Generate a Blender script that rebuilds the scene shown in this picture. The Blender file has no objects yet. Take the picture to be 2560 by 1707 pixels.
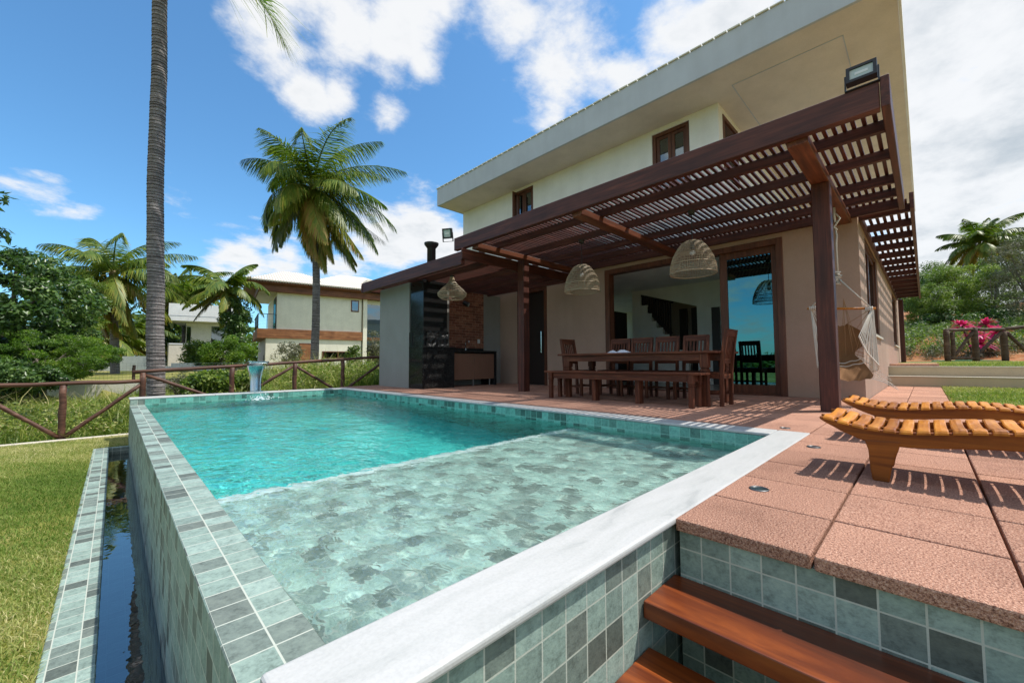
import bpy, bmesh, math, random
import numpy as np
from mathutils import Vector, Matrix
random.seed(7)
PI = math.pi
scene = bpy.context.scene
COL = scene.collection

# ------------------------------------------------------------------ camera
cam_data = bpy.data.cameras.new("camera")
cam = bpy.data.objects.new("camera", cam_data)
COL.objects.link(cam)
_r = Vector((0.71401924, -0.70011093, -0.00460489))
_u = Vector((-0.0334534, -0.04068623, 0.99861179))
_f = Vector((0.69932639, 0.71287398, 0.05247185))
CAM = Vector((0.0, 0.0, 0.52))
cam.matrix_world = Matrix(((_r.x, _u.x, -_f.x, CAM.x), (_r.y, _u.y, -_f.y, CAM.y), (_r.z, _u.z, -_f.z, CAM.z), (0, 0, 0, 1)))
cam_data.sensor_width = 36.0
cam_data.lens = 14.2371
cam_data.clip_start = 0.02
cam_data.clip_end = 2000.0
scene.camera = cam

# ------------------------------------------------------------------ sun, sky, exposure
SUN = Vector((0.40, -0.35, 1.0)).normalized()          # towards the sun
sun_data = bpy.data.lights.new("sun", 'SUN')
sun_data.energy = 4.2
sun_data.angle = math.radians(0.5)
sun_data.color = (1.0, 0.95, 0.87)
sun = bpy.data.objects.new("sun", sun_data)
sun.rotation_euler = SUN.to_track_quat('Z', 'Y').to_euler()
sun.location = (5, -5, 12)
COL.objects.link(sun)
sun_data.cycles.is_caustics_light = True

view = scene.view_settings
view.view_transform = 'Standard'
view.look = 'None'
view.exposure = 0.46
view.gamma = 1.0
scene.cycles.max_bounces = 12
scene.cycles.diffuse_bounces = 5
scene.cycles.glossy_bounces = 4
scene.cycles.transmission_bounces = 8
scene.cycles.transparent_max_bounces = 16
scene.cycles.sample_clamp_indirect = 6.0
scene.cycles.use_denoising = True

world = bpy.data.worlds.new("World")
scene.world = world
world.use_nodes = True


class Nodes:
    """small helper for writing node trees"""
    def __init__(self, tree):
        self.t = tree
        tree.nodes.clear()
    def n(self, kind, **kw):
        node = self.t.nodes.new(kind)
        for k, v in kw.items():
            setattr(node, k, v)
        return node
    def link(self, a, b):
        self.t.links.new(a, b)
    def put(self, sock, v):
        if isinstance(v, bpy.types.NodeSocket):
            self.t.links.new(v, sock)
        elif v is not None:
            sock.default_value = v
    def m(self, op, a, b=None, c=None, clamp=False):
        node = self.n('ShaderNodeMath', operation=op, use_clamp=clamp)
        for i, v in enumerate((a, b, c)):
            if v is not None:
                self.put(node.inputs[i], v)
        return node.outputs[0]
    def vm(self, op, a, b=None, out=0):
        node = self.n('ShaderNodeVectorMath', operation=op)
        self.put(node.inputs[0], a)
        if b is not None:
            if op == 'SCALE':
                self.put(node.inputs[3], b)
            else:
                self.put(node.inputs[1], b)
        return node.outputs[out]
    def mix(self, fac, a, b, blend='MIX'):
        node = self.n('ShaderNodeMix', data_type='RGBA', blend_type=blend)
        self.put(node.inputs[0], fac)
        self.put(node.inputs[6], rgba(a))
        self.put(node.inputs[7], rgba(b))
        return node.outputs[2]
    def noise(self, vec, scale, detail=4.0, rough=0.55, out=0, dist=0.0, dims='3D'):
        node = self.n('ShaderNodeTexNoise', noise_dimensions=dims)
        if vec is not None:
            self.link(vec, node.inputs['Vector'])
        node.inputs['Scale'].default_value = scale
        node.inputs['Detail'].default_value = detail
        node.inputs['Roughness'].default_value = rough
        node.inputs['Distortion'].default_value = dist
        return node.outputs[out]
    def ramp(self, fac, stops, interp='LINEAR'):
        node = self.n('ShaderNodeValToRGB')
        cr = node.color_ramp
        cr.interpolation = interp
        while len(cr.elements) > 1:
            cr.elements.remove(cr.elements[-1])
        for i, (p, c) in enumerate(stops):
            e = cr.elements[0] if i == 0 else cr.elements.new(p)
            e.position = p
            e.color = rgba(c)
        self.put(node.inputs[0], fac)
        return node.outputs[0]
    def mapr(self, v, a, b, c=0.0, d=1.0, smooth=True):
        node = self.n('ShaderNodeMapRange')
        if smooth:
            node.interpolation_type = 'SMOOTHSTEP'
        self.put(node.inputs[0], v)
        for i, x in enumerate((a, b, c, d)):
            node.inputs[i + 1].default_value = x
        return node.outputs[0]
    def bump(self, h, strength, dist=0.01):
        node = self.n('ShaderNodeBump')
        node.inputs['Strength'].default_value = strength
        node.inputs['Distance'].default_value = dist
        self.link(h, node.inputs['Height'])
        return node.outputs[0]
    def sep(self, v):
        node = self.n('ShaderNodeSeparateXYZ')
        self.link(v, node.inputs[0])
        return node.outputs
    def comb(self, x, y, z=0.0):
        node = self.n('ShaderNodeCombineXYZ')
        for i, v in enumerate((x, y, z)):
            self.put(node.inputs[i], v)
        return node.outputs[0]
    def scaled(self, vec, s):
        node = self.n('ShaderNodeMapping')
        self.link(vec, node.inputs[0])
        node.inputs['Scale'].default_value = s
        return node.outputs[0]
    def pos(self):
        return self.n('ShaderNodeNewGeometry').outputs['Position']
    def obj(self):
        return self.n('ShaderNodeTexCoord').outputs['Object']
    def attr(self, name):
        return self.n('ShaderNodeAttribute', attribute_name=name).outputs['Fac']


def rgba(c):
    if isinstance(c, bpy.types.NodeSocket):
        return c
    if isinstance(c, (int, float)):
        return (c, c, c, 1.0)
    return tuple(c) if len(c) == 4 else tuple(c) + (1.0,)


# sky: Nishita with clouds laid out by direction
N = Nodes(world.node_tree)
sky = N.n('ShaderNodeTexSky', sky_type='NISHITA')
sky.sun_disc = False
sky.sun_elevation = math.asin(SUN.z)
sky.sun_rotation = math.atan2(SUN.x, SUN.y)
sky.altitude = 0.0
sky.air_density = 1.0
sky.dust_density = 0.6
sky.ozone_density = 2.2
direc = N.vm('NORMALIZE', N.n('ShaderNodeTexCoord').outputs['Generated'])
sx, sy, sz = N.sep(direc)
# cloud layer coordinates: flatten the dome so that clouds foreshorten towards the horizon
den = N.m('ADD', N.m('MAXIMUM', sz, 0.0), 0.22)
cloudvec = N.comb(N.m('DIVIDE', sx, den), N.m('DIVIDE', sy, den), N.m('MULTIPLY', sz, 0.6))
fbm = N.noise(cloudvec, 1.9, 11.0, 0.60, dist=0.25)
fine = N.noise(cloudvec, 7.5, 8.0, 0.62)
# cloud centres: direction x, y, z, angular radius (rad), weight; wide unseen ones behind the camera are added as fill light
cloud_list = [(0.623, 0.445, 0.644, 0.116, 1.0), (0.62, 0.509, 0.598, 0.1, 1.0), (0.722, 0.4, 0.565, 0.098, 0.95), (0.729, 0.312, 0.609, 0.096, 1.0), (0.639, 0.55, 0.538, 0.062, 0.9), (0.528, 0.529, 0.665, 0.084, 0.9), (0.748, 0.226, 0.624, 0.074, 0.85), (0.572, 0.407, 0.712, 0.14, 1.0), (0.387, 0.586, 0.712, 0.084, 0.8), (0.197, 0.808, 0.555, 0.073, 0.85), (0.238, 0.819, 0.522, 0.062, 0.85), (0.168, 0.78, 0.602, 0.068, 0.9), (0.279, 0.721, 0.634, 0.08, 0.85), (0.37, 0.678, 0.636, 0.084, 0.9), (0.416, 0.682, 0.602, 0.048, 0.8), (0.301, 0.791, 0.534, 0.044, 0.7), (0.381, 0.768, 0.514, 0.042, 0.62), (0.21, 0.716, 0.666, 0.101, 0.9), (0.181, 0.961, 0.208, 0.075, 0.95), (0.239, 0.945, 0.225, 0.061, 0.85), (0.452, 0.848, 0.275, 0.089, 1.0), (0.502, 0.808, 0.308, 0.08, 1.0), (0.545, 0.8, 0.252, 0.083, 0.95), (0.14, 0.973, 0.182, 0.047, 0.8), (0.386, 0.895, 0.222, 0.058, 0.7), (0.339, 0.922, 0.189, 0.075, 0.6), (-0.084, 0.959, 0.27, 0.044, 0.6), (-0.046, 0.967, 0.25, 0.04, 0.58), (-0.106, 0.954, 0.279, 0.033, 0.5), (0.167, 0.913, 0.373, 0.031, 0.42), (0.081, 0.954, 0.288, 0.051, 0.36), (0.894, -0.052, 0.445, 0.139, 1.3), (0.941, -0.105, 0.321, 0.143, 1.3), (0.957, -0.048, 0.285, 0.136, 1.3), (0.98, -0.02, 0.196, 0.137, 1.3), (0.978, -0.111, 0.176, 0.129, 1.3), (0.855, -0.018, 0.518, 0.119, 1.2), (0.869, -0.094, 0.485, 0.112, 1.2), (0.988, -0.019, 0.153, 0.132, 1.3), (-0.014, 0.978, 0.208, 0.039, 0.3), (0.081, -0.759, 0.647, 0.342, 1.0), (-0.632, -0.292, 0.718, 0.266, 1.0), (0.377, -0.318, 0.87, 0.315, 1.0), (0.038, -0.318, 0.947, 0.368, 1.0), (-0.762, 0.284, 0.582, 0.41, 1.0), (0.27, -0.633, 0.726, 0.467, 1.0), (-0.448, -0.384, 0.807, 0.418, 1.0), (0.369, -0.439, 0.819, 0.398, 1.0), (-0.108, -0.99, 0.087, 0.466, 1.0), (-0.39, -0.471, 0.791, 0.47, 1.0), (-0.403, -0.024, 0.915, 0.349, 1.0), (-0.811, 0.196, 0.551, 0.484, 1.0), (-0.865, 0.474, 0.166, 0.284, 1.0), (0.063, -0.349, 0.935, 0.359, 1.0), (-0.859, -0.319, 0.4, 0.377, 1.0), (-0.344, -0.822, 0.454, 0.396, 1.0), (-0.37, -0.202, 0.907, 0.42, 1.0)]
acc = None
for bx, by, bz, rad, wgt in cloud_list:
    d = Vector((bx, by, bz)).normalized()
    dist = N.vm('DISTANCE', direc, tuple(d), out=1)
    v = N.mapr(dist, rad * 1.75, rad * 0.05, 0.0, wgt)
    acc = v if acc is None else N.m('MAXIMUM', acc, v)
dens = N.m('ADD', N.m('ADD', acc, N.m('MULTIPLY', N.m('SUBTRACT', fbm, 0.5), 2.5)), N.m('MULTIPLY', N.m('SUBTRACT', fine, 0.5), 1.3))
cover = N.mapr(dens, 0.34, 1.0)
shade = N.noise(N.vm('ADD', cloudvec, (0.13, -0.1, 0.0)), 2.6, 6.0, 0.55)
thick = N.mapr(N.m('ADD', dens, N.m('MULTIPLY', N.m('SUBTRACT', shade, 0.5), 1.2)), 0.95, 2.0)
cloud_col = N.mix(thick, (4.6, 4.65, 4.7), (2.6, 2.9, 3.15))
# even tint that deepens the blue of the whole sky
skycol = N.mix(1.0, sky.outputs[0], (0.56, 0.90, 1.04), 'MULTIPLY')
tot = N.mix(N.m('MULTIPLY', cover, 0.96), skycol, cloud_col)
bg = N.n('ShaderNodeBackground')
N.link(tot, bg.inputs[0])
bg.inputs[1].default_value = 0.15
wo = N.n('ShaderNodeOutputWorld')
N.link(bg.outputs[0], wo.inputs[0])


# ------------------------------------------------------------------ mesh helpers
def wloc(o):
    v = Vector((0, 0, 0))
    while o is not None:
        v += o.location
        o = o.parent
    return v


class MB:
    def __init__(self):
        self.v, self.f, self.t = [], [], []
    def add(self, vs, fs, tint=0.5):
        b = len(self.v)
        self.v.extend([tuple(p) for p in vs])
        for f in fs:
            self.f.append([b + i for i in f])
            self.t.append(tint)
        return self
    def box(self, x0, x1, y0, y1, z0, z1, tint=0.5):
        return self.add([(x0, y0, z0), (x1, y0, z0), (x1, y1, z0), (x0, y1, z0), (x0, y0, z1), (x1, y0, z1), (x1, y1, z1), (x0, y1, z1)],
                        [(0, 3, 2, 1), (4, 5, 6, 7), (0, 1, 5, 4), (1, 2, 6, 5), (2, 3, 7, 6), (3, 0, 4, 7)], tint)
    def beam(self, p, q, w, h, up=(0, 0, 1), tint=0.5):
        p, q, up = Vector(p), Vector(q), Vector(up)
        d = (q - p).normalized()
        s = d.cross(up).normalized()
        n = s.cross(d)
        vs = []
        for c in (p, q):
            for a, b in ((-1, -1), (1, -1), (1, 1), (-1, 1)):
                vs.append(c + s * (a * w / 2) + n * (b * h / 2))
        return self.add(vs, [(0, 1, 2, 3), (7, 6, 5, 4), (0, 4, 5, 1), (1, 5, 6, 2), (2, 6, 7, 3), (3, 7, 4, 0)], tint)
    def prism(self, poly, axis, a, b, tint=0.5):
        """poly: 2D outline in the other two axes (in x,y,z order), extruded along axis from a to b"""
        n = len(poly)
        def P(c, t):
            l = list(c)
            l.insert(axis, t)
            return tuple(l)
        vs = [P(c, a) for c in poly] + [P(c, b) for c in poly]
        fs = [tuple(range(n)), tuple(reversed(range(n, 2 * n)))]
        fs += [(i, i + n, (i + 1) % n + n, (i + 1) % n) for i in range(n)]
        return self.add(vs, fs, tint)
    def tube(self, pts, rad, n=8, caps=True, tint=0.5):
        pts = [Vector(p) for p in pts]
        if not hasattr(rad, '__len__'):
            rad = [rad] * len(pts)
        b = len(self.v)
        ref = None
        for i, p in enumerate(pts):
            d = (pts[min(i + 1, len(pts) - 1)] - pts[max(i - 1, 0)]).normalized()
            if ref is None:
                ref = d.orthogonal().normalized()
            ref = (ref - d * ref.dot(d)).normalized()
            s = d.cross(ref)
            for k in range(n):
                a = 2 * PI * k / n
                self.v.append(tuple(p + (ref * math.cos(a) + s * math.sin(a)) * rad[i]))
        for i in range(len(pts) - 1):
            for k in range(n):
                k2 = (k + 1) % n
                self.f.append([b + i * n + k, b + i * n + k2, b + (i + 1) * n + k2, b + (i + 1) * n + k])
                self.t.append(tint)
        if caps:
            self.f.append([b + k for k in reversed(range(n))]); self.t.append(tint)
            e = b + (len(pts) - 1) * n
            self.f.append([e + k for k in range(n)]); self.t.append(tint)
        return self
    def lathe(self, prof, c, n=24, tint=0.5, close=True):
        """prof: (radius, z) pairs around the vertical axis through c"""
        b = len(self.v)
        for r, z in prof:
            for k in range(n):
                a = 2 * PI * k / n
                self.v.append((c[0] + max(r, 1e-4) * math.cos(a), c[1] + max(r, 1e-4) * math.sin(a), c[2] + z))
        for i in range(len(prof) - 1):
            for k in range(n):
                k2 = (k + 1) % n
                self.f.append([b + i * n + k, b + i * n + k2, b + (i + 1) * n + k2, b + (i + 1) * n + k]); self.t.append(tint)
        if close:
            self.f.append([b + k for k in reversed(range(n))]); self.t.append(tint)
            e = b + (len(prof) - 1) * n
            self.f.append([e + k for k in range(n)]); self.t.append(tint)
        return self
    def quad(self, a, b, c, d, tint=0.5):
        return self.add([a, b, c, d], [(0, 1, 2, 3)], tint)
    def ball(self, c, r, n=8, tint=0.5, sz=1.0):
        return self.lathe([(r * math.sin(PI * i / n), -r * sz * math.cos(PI * i / n)) for i in range(n + 1)], c, n + 2, tint)
    def build(self, name, mat, parent=None, smooth=False, bevel=0.0, seg=1, local=False):
        me = bpy.data.meshes.new(name)
        off = Vector((0, 0, 0)) if (parent is None or local) else wloc(parent)
        me.from_pydata([(p[0] - off.x, p[1] - off.y, p[2] - off.z) for p in self.v], [], self.f)
        return finish(me, name, mat, parent, self.t, smooth, bevel, seg)


def finish(me, name, mat, parent, tint, smooth=False, bevel=0.0, seg=1):
    if tint is not None:
        at = me.attributes.new('tint', 'FLOAT', 'FACE')
        at.data.foreach_set('value', np.asarray(tint, dtype=np.float32))
    me.materials.append(mat)
    if smooth:
        me.polygons.foreach_set('use_smooth', [True] * len(me.polygons))
    me.update()
    o = bpy.data.objects.new(name, me)
    COL.objects.link(o)
    o.parent = parent
    if bevel > 0:
        bv = o.modifiers.new('bevel', 'BEVEL')
        bv.width = bevel
        bv.segments = seg
        bv.limit_method = 'ANGLE'
        bv.harden_normals = False
    return o


def np_mesh(name, mat, verts, quads, tint, parent=None, smooth=False):
    """verts (n,3), quads (m,k) arrays -> one mesh object, fast"""
    verts = np.asarray(verts, dtype=np.float32)
    if parent is not None:
        w = wloc(parent)
        verts = verts - np.array((w.x, w.y, w.z), dtype=np.float32)
    quads = np.asarray(quads, dtype=np.int32)
    me = bpy.data.meshes.new(name)
    m, k = quads.shape
    me.vertices.add(len(verts))
    me.vertices.foreach_set('co', verts.ravel())
    me.loops.add(m * k)
    me.loops.foreach_set('vertex_index', quads.ravel())
    me.polygons.add(m)
    me.polygons.foreach_set('loop_start', np.arange(m, dtype=np.int32) * k)
    me.update(calc_edges=True)
    return finish(me, name, mat, parent, tint, smooth)


def label(o, lab=None, cat=None, group=None, kind=None):
    if lab: o['label'] = lab
    if cat: o['category'] = cat
    if group: o['group'] = group
    if kind: o['kind'] = kind
    return o


def thing(name, lab, cat, loc=(0, 0, 0), group=None):
    o = bpy.data.objects.new(name, None)
    o.empty_display_size = 0.1
    o.location = loc
    COL.objects.link(o)
    return label(o, lab, cat, group)


def copy_thing(root, loc, rz, lab, group=None):
    r = root.copy()
    COL.objects.link(r)
    r.location = loc
    r.rotation_euler = (0, 0, rz)
    r['label'] = lab
    if group: r['group'] = group
    for ch in root.children:
        c = ch.copy(); COL.objects.link(c); c.parent = r
        for g in ch.children:
            d = g.copy(); COL.objects.link(d); d.parent = c
    return r


# ------------------------------------------------------------------ materials
def material(name):
    mat = bpy.data.materials.new(name)
    mat.use_nodes = True
    n = Nodes(mat.node_tree)
    out = n.n('ShaderNodeOutputMaterial')
    return mat, n, out


def principled(name, color_fn, rough=0.6, bump_fn=None, spec=0.5, metallic=0.0, coat=0.0):
    mat, n, out = material(name)
    b = n.n('ShaderNodeBsdfPrincipled')
    n.put(b.inputs['Base Color'], rgba(color_fn(n) if callable(color_fn) else color_fn))
    n.put(b.inputs['Roughness'], rough(n) if callable(rough) else rough)
    b.inputs['Specular IOR Level'].default_value = spec
    b.inputs['Metallic'].default_value = metallic
    b.inputs['Coat Weight'].default_value = coat
    if bump_fn:
        n.link(bump_fn(n), b.inputs['Normal'])
    n.link(b.outputs[0], out.inputs[0])
    return mat


def hijau_nodes(n):
    p = n.sep(n.pos())
    nn = n.sep(n.n('ShaderNodeNewGeometry').outputs['True Normal'])
    isx = n.m('GREATER_THAN', n.m('ABSOLUTE', nn[0]), 0.6)
    isz = n.m('GREATER_THAN', n.m('ABSOLUTE', nn[2]), 0.6)
    T = 0.0848
    a = n.m('ADD', n.m('MULTIPLY', isx, p[1]), n.m('MULTIPLY', n.m('SUBTRACT', 1.0, isx), p[0]))
    b = n.m('ADD', n.m('MULTIPLY', isz, p[1]), n.m('MULTIPLY', n.m('SUBTRACT', 1.0, isz), n.m('ADD', p[2], 0.035)))
    u = n.m('ADD', n.m('DIVIDE', a, T), 100.0 - 0.022 / T)
    v = n.m('ADD', n.m('DIVIDE', b, T), 100.0 - 0.022 / T)
    cu, cv = n.m('FLOOR', u), n.m('FLOOR', v)
    fu, fv = n.m('FRACT', u), n.m('FRACT', v)
    g = 0.026
    def line(fr):
        return n.m('MAXIMUM', n.m('LESS_THAN', fr, g), n.m('GREATER_THAN', fr, 1 - g))
    grout = n.m('MAXIMUM', line(fu), line(fv))
    wn = n.n('ShaderNodeTexWhiteNoise', noise_dimensions='3D')
    n.link(n.comb(cu, cv, n.m('ADD', n.m('MULTIPLY', isx, 3.0), n.m('MULTIPLY', isz, 7.0))), wn.inputs['Vector'])
    return wn.outputs['Value'], grout


def tile_color(n, gain=1.0, hue=(1, 1, 1)):
    rnd, grout = hijau_nodes(n)
    col = n.ramp(rnd, [(0.0, (0.225 * gain, 0.305 * gain, 0.268 * gain)), (0.32, (0.262 * gain, 0.35 * gain, 0.312 * gain)), (0.55, (0.19 * gain, 0.255 * gain, 0.226 * gain)),
                       (0.68, (0.155 * gain, 0.195 * gain, 0.172 * gain)), (0.84, (0.095 * gain, 0.115 * gain, 0.10 * gain)), (0.95, (0.14 * gain, 0.168 * gain, 0.148 * gain))], 'CONSTANT')
    mott = n.noise(n.pos(), 34.0, 5.0, 0.65)
    col = n.mix(0.8, col, n.ramp(n.m('ADD', n.m('MULTIPLY', mott, 0.6), n.m('MULTIPLY', n.noise(n.scaled(n.pos(), (1, 1, 1.6)), 95.0, 4.0, 0.7), 0.4)), [(0.34, (0.45, 0.46, 0.45)), (0.5, (1, 1, 1)), (0.66, (1.35, 1.33, 1.28))]), 'MULTIPLY')
    col = n.mix(grout, col, (0.44, 0.47, 0.41))
    return col if hue == (1, 1, 1) else n.mix(1.0, col, hue, 'MULTIPLY')


def tile_bump(n):
    rnd, grout = hijau_nodes(n)
    h = n.m('ADD', n.m('MULTIPLY', n.m('SUBTRACT', 1.0, grout), 0.6), n.m('MULTIPLY', n.noise(n.pos(), 120.0, 3.0), 0.5))
    return n.bump(h, 0.45, 0.004)


TILE = principled("green_stone_tile", tile_color, 0.55, tile_bump, 0.35)

TILE_SHELF_LIT = principled("sun_brightened_shelf_tile", lambda n: n.mix(0.22, tile_color(n, 1.95, (1.08, 0.985, 0.99)), (0.44, 0.49, 0.47)), 0.55, tile_bump, 0.2)  # same stone lightened: sunlight focused through the water is put into its colour
TILE_WATER_TINT = principled("water_tinted_basin_tile", lambda n: n.mix(0.6, tile_color(n, 2.2, (0.28, 1.2, 1.18)), (0.10, 0.76, 0.73)), 0.55, tile_bump, 0.2)  # same stone tinted turquoise in place of the water absorbing light
TILE_BOUNCE_TINT = principled("bounce_tinted_wall_tile", lambda n: tile_color(n, 1.15, (0.55, 1.1, 1.05)), 0.55, tile_bump, 0.3)  # same stone tinted teal for light bounced up off the water


def paver_color(n):
    p = n.pos()
    sp = n.noise(p, 185.0, 2.0, 0.75)
    big = n.noise(p, 3.0, 4.0, 0.6)
    c = n.ramp(sp, [(0.30, (0.13, 0.058, 0.042)), (0.43, (0.38, 0.192, 0.132)), (0.56, (0.57, 0.315, 0.222)), (0.72, (0.74, 0.49, 0.375))])
    c = n.mix(1.0, c, n.ramp(big, [(0.28, (0.74, 0.72, 0.72)), (0.45, (0.97, 0.96, 0.96)), (0.7, (1.08, 1.07, 1.06))]), 'MULTIPLY')
    t = n.attr('tint')
    return n.mix(1.0, c, n.ramp(t, [(0.0, (0.80, 0.80, 0.80)), (0.6, (1.0, 1.0, 1.0)), (1.0, (1.10, 1.12, 1.12))]), 'MULTIPLY')


PAVER = principled("red_grain_paver", paver_color, 0.9,
                   lambda n: n.bump(n.m('ADD', n.noise(n.pos(), 170.0, 3.0, 0.7), n.m('MULTIPLY', n.noise(n.pos(), 60.0, 2.0), 0.6)), 0.9, 0.012), 0.15)


def marble_color(n):
    p = n.scaled(n.pos(), (1.0, 5.0, 5.0))
    w = n.noise(p, 2.6, 8.0, 0.62, dist=0.9)
    c = n.ramp(w, [(0.28, (0.34, 0.35, 0.345)), (0.40, (0.43, 0.435, 0.425)), (0.58, (0.475, 0.475, 0.467)), (0.78, (0.42, 0.43, 0.43))])
    sp = n.noise(n.pos(), 160.0, 2.0, 0.5)
    c = n.mix(1.0, c, n.ramp(sp, [(0.3, (0.94, 0.94, 0.94)), (0.6, (1.02, 1.02, 1.02))]), 'MULTIPLY')
    alg = n.mapr(n.noise(n.pos(), 7.0, 5.0, 0.6), 0.66, 0.8, 0.0, 0.35)
    return n.mix(alg, c, (0.50, 0.56, 0.40))


MARBLE = principled("white_marble", marble_color, 0.42, lambda n: n.bump(n.noise(n.pos(), 90.0, 3.0), 0.12, 0.004), 0.4)


def plaster(name, c, amt=0.25, scale=150.0):
    def col(n):
        s = n.noise(n.pos(), 2.0, 5.0, 0.6)
        f = n.noise(n.pos(), scale, 2.0, 0.6)
        cc = n.mix(1.0, c, n.ramp(s, [(0.3, (0.92, 0.92, 0.92)), (0.7, (1.04, 1.04, 1.04))]), 'MULTIPLY')
        st = n.noise(n.scaled(n.pos(), (4.0, 4.0, 0.35)), 1.0, 5.0, 0.6)
        cc = n.mix(1.0, cc, n.ramp(st, [(0.3, (0.955, 0.95, 0.945)), (0.55, (1.0, 1.0, 1.0)), (0.75, (1.015, 1.015, 1.015))]), 'MULTIPLY')
        return n.mix(1.0, cc, n.ramp(f, [(0.3, (0.9, 0.9, 0.9)), (0.7, (1.07, 1.07, 1.07))]), 'MULTIPLY')
    return principled(name, col, 0.9, lambda n: n.bump(n.noise(n.pos(), scale, 3.0, 0.7), amt, 0.01), 0.2)


PLASTER_TAN = plaster("tan_plaster", (0.43, 0.295, 0.225))
PLASTER_CREAM = plaster("cream_plaster", (0.82, 0.785, 0.735))
PLASTER_SOFFIT = plaster("soffit_plaster", (0.72, 0.615, 0.525), 0.1)
PLASTER_GREY = plaster("grey_fascia_paint", (0.51, 0.525, 0.56), 0.1)
PLASTER_SAGE = plaster("greyish_plaster", (0.285, 0.28, 0.26))
PLASTER_FAR = plaster("pale_cream_render", (0.78, 0.745, 0.63), 0.4, 30.0)
PLASTER_WHITE = plaster("white_render", (0.78, 0.775, 0.76), 0.1, 20.0)
PLASTER_BLOCK = plaster("raw_block_wall", (0.52, 0.49, 0.44), 0.4, 12.0)
PLASTER_RISER = plaster("beige_step_render", (0.52, 0.43, 0.30))
INTERIOR = plaster("interior_paint", (0.84, 0.87, 0.82), 0.03)
INTERIOR_CEIL = plaster("ceiling_paint", (0.84, 0.86, 0.84), 0.03)
INTERIOR_TAN = plaster("interior_hall_paint", (0.30, 0.24, 0.20), 0.03)


def wood(name, dark, mid, light, axis, rough=0.5, grain=22.0, coords='pos', spec=0.4, coat=0.0, tinted=False, bump=0.25):
    sc = [grain, grain, grain]
    if axis in 'XYZ':
        sc['XYZ'.index(axis)] = grain * 0.06
    def vec(n):
        return n.scaled(n.pos() if coords == 'pos' else n.obj(), tuple(sc))
    def col(n):
        v = vec(n)
        a = n.noise(v, 1.0, 6.0, 0.62, dist=0.8)
        c = n.ramp(a, [(0.28, dark), (0.5, mid), (0.72, light)])
        b = n.noise(n.pos() if coords == 'pos' else n.obj(), 3.0, 4.0, 0.6)
        c = n.mix(1.0, c, n.ramp(b, [(0.3, (0.78, 0.76, 0.74)), (0.7, (1.12, 1.1, 1.08))]), 'MULTIPLY')
        if tinted:
            c = n.mix(1.0, c, n.ramp(n.attr('tint'), [(0.0, (0.66, 0.58, 0.5)), (0.5, (1, 1, 1)), (1.0, (1.35, 1.4, 1.3))]), 'MULTIPLY')
        return c
    return principled(name, col, rough, lambda n: n.bump(n.noise(vec(n), 1.0, 4.0, 0.6), bump, 0.004), spec, 0.0, coat)


_PD, _PM, _PL = (0.032, 0.0095, 0.007), (0.076, 0.0210, 0.0130), (0.145, 0.042, 0.024)
PERGOLA = {a: wood("pergola_wood_" + a.lower(), _PD, _PM, _PL, a, 0.55, 26.0) for a in 'XYZ'}
BRACKET = wood("bracket_wood", (0.06, 0.019, 0.010), (0.15, 0.046, 0.020), (0.25, 0.082, 0.036), 'X', 0.5, 26.0)
FRAME_WOOD = wood("door_frame_wood", (0.06, 0.021, 0.011), (0.115, 0.04, 0.020), (0.18, 0.065, 0.032), 'Z', 0.45, 20.0)
TABLE_WOOD = {a: wood("dining_wood_" + a.lower(), (0.045, 0.0145, 0.008), (0.105, 0.033, 0.0165), (0.21, 0.072, 0.034), a, 0.5, 30.0, 'obj', 0.22) for a in 'XYZ'}
STEP_WOOD = wood("step_wood", (0.022, 0.006, 0.0035), (0.115, 0.025, 0.0065), (0.34, 0.085, 0.015), 'Y', 0.36, 8.0, 'pos', 0.4, 0.12)
TEAK = wood("lounger_rail_teak", (0.10, 0.025, 0.0035), (0.23, 0.068, 0.008), (0.34, 0.115, 0.016), 'Y', 0.45, 24.0, 'obj', 0.25)
TEAK_SLAT = wood("lounger_slat_teak", (0.24, 0.070, 0.008), (0.47, 0.165, 0.017), (0.62, 0.27, 0.040), 'X', 0.40, 24.0, 'obj', 0.3, 0.15, True)
LOG = wood("log_fence_wood", (0.034, 0.0155, 0.011), (0.085, 0.036, 0.022), (0.19, 0.095, 0.062), 'X', 0.6, 16.0)
LOG_GREY = wood("weathered_log", (0.030, 0.018, 0.011), (0.070, 0.042, 0.026), (0.15, 0.10, 0.07), 'Y', 0.8, 12.0)
PLANK = wood("plank_cladding", (0.12, 0.042, 0.016), (0.26, 0.105, 0.042), (0.40, 0.19, 0.085), 'X', 0.6, 6.0)
FAR_WOOD = wood("eave_timber", (0.10, 0.035, 0.016), (0.17, 0.063, 0.028), (0.26, 0.11, 0.05), 'X', 0.6, 6.0)
BALUSTER = principled("black_brown_wood", (0.016, 0.011, 0.009), 0.5)
CABINET = principled("brown_laminate", lambda n: n.mix(n.noise(n.scaled(n.pos(), (30, 30, 3)), 1.0), (0.17, 0.085, 0.055), (0.24, 0.125, 0.082)), 0.45)

GRANITE = principled("black_granite", lambda n: n.ramp(n.noise(n.pos(), 140.0, 3.0, 0.75), [(0.44, (0.006, 0.006, 0.007)), (0.55, (0.014, 0.014, 0.014)), (0.62, (0.07, 0.07, 0.068)), (0.72, (0.30, 0.30, 0.295))]), 0.10, None, 0.28)


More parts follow.
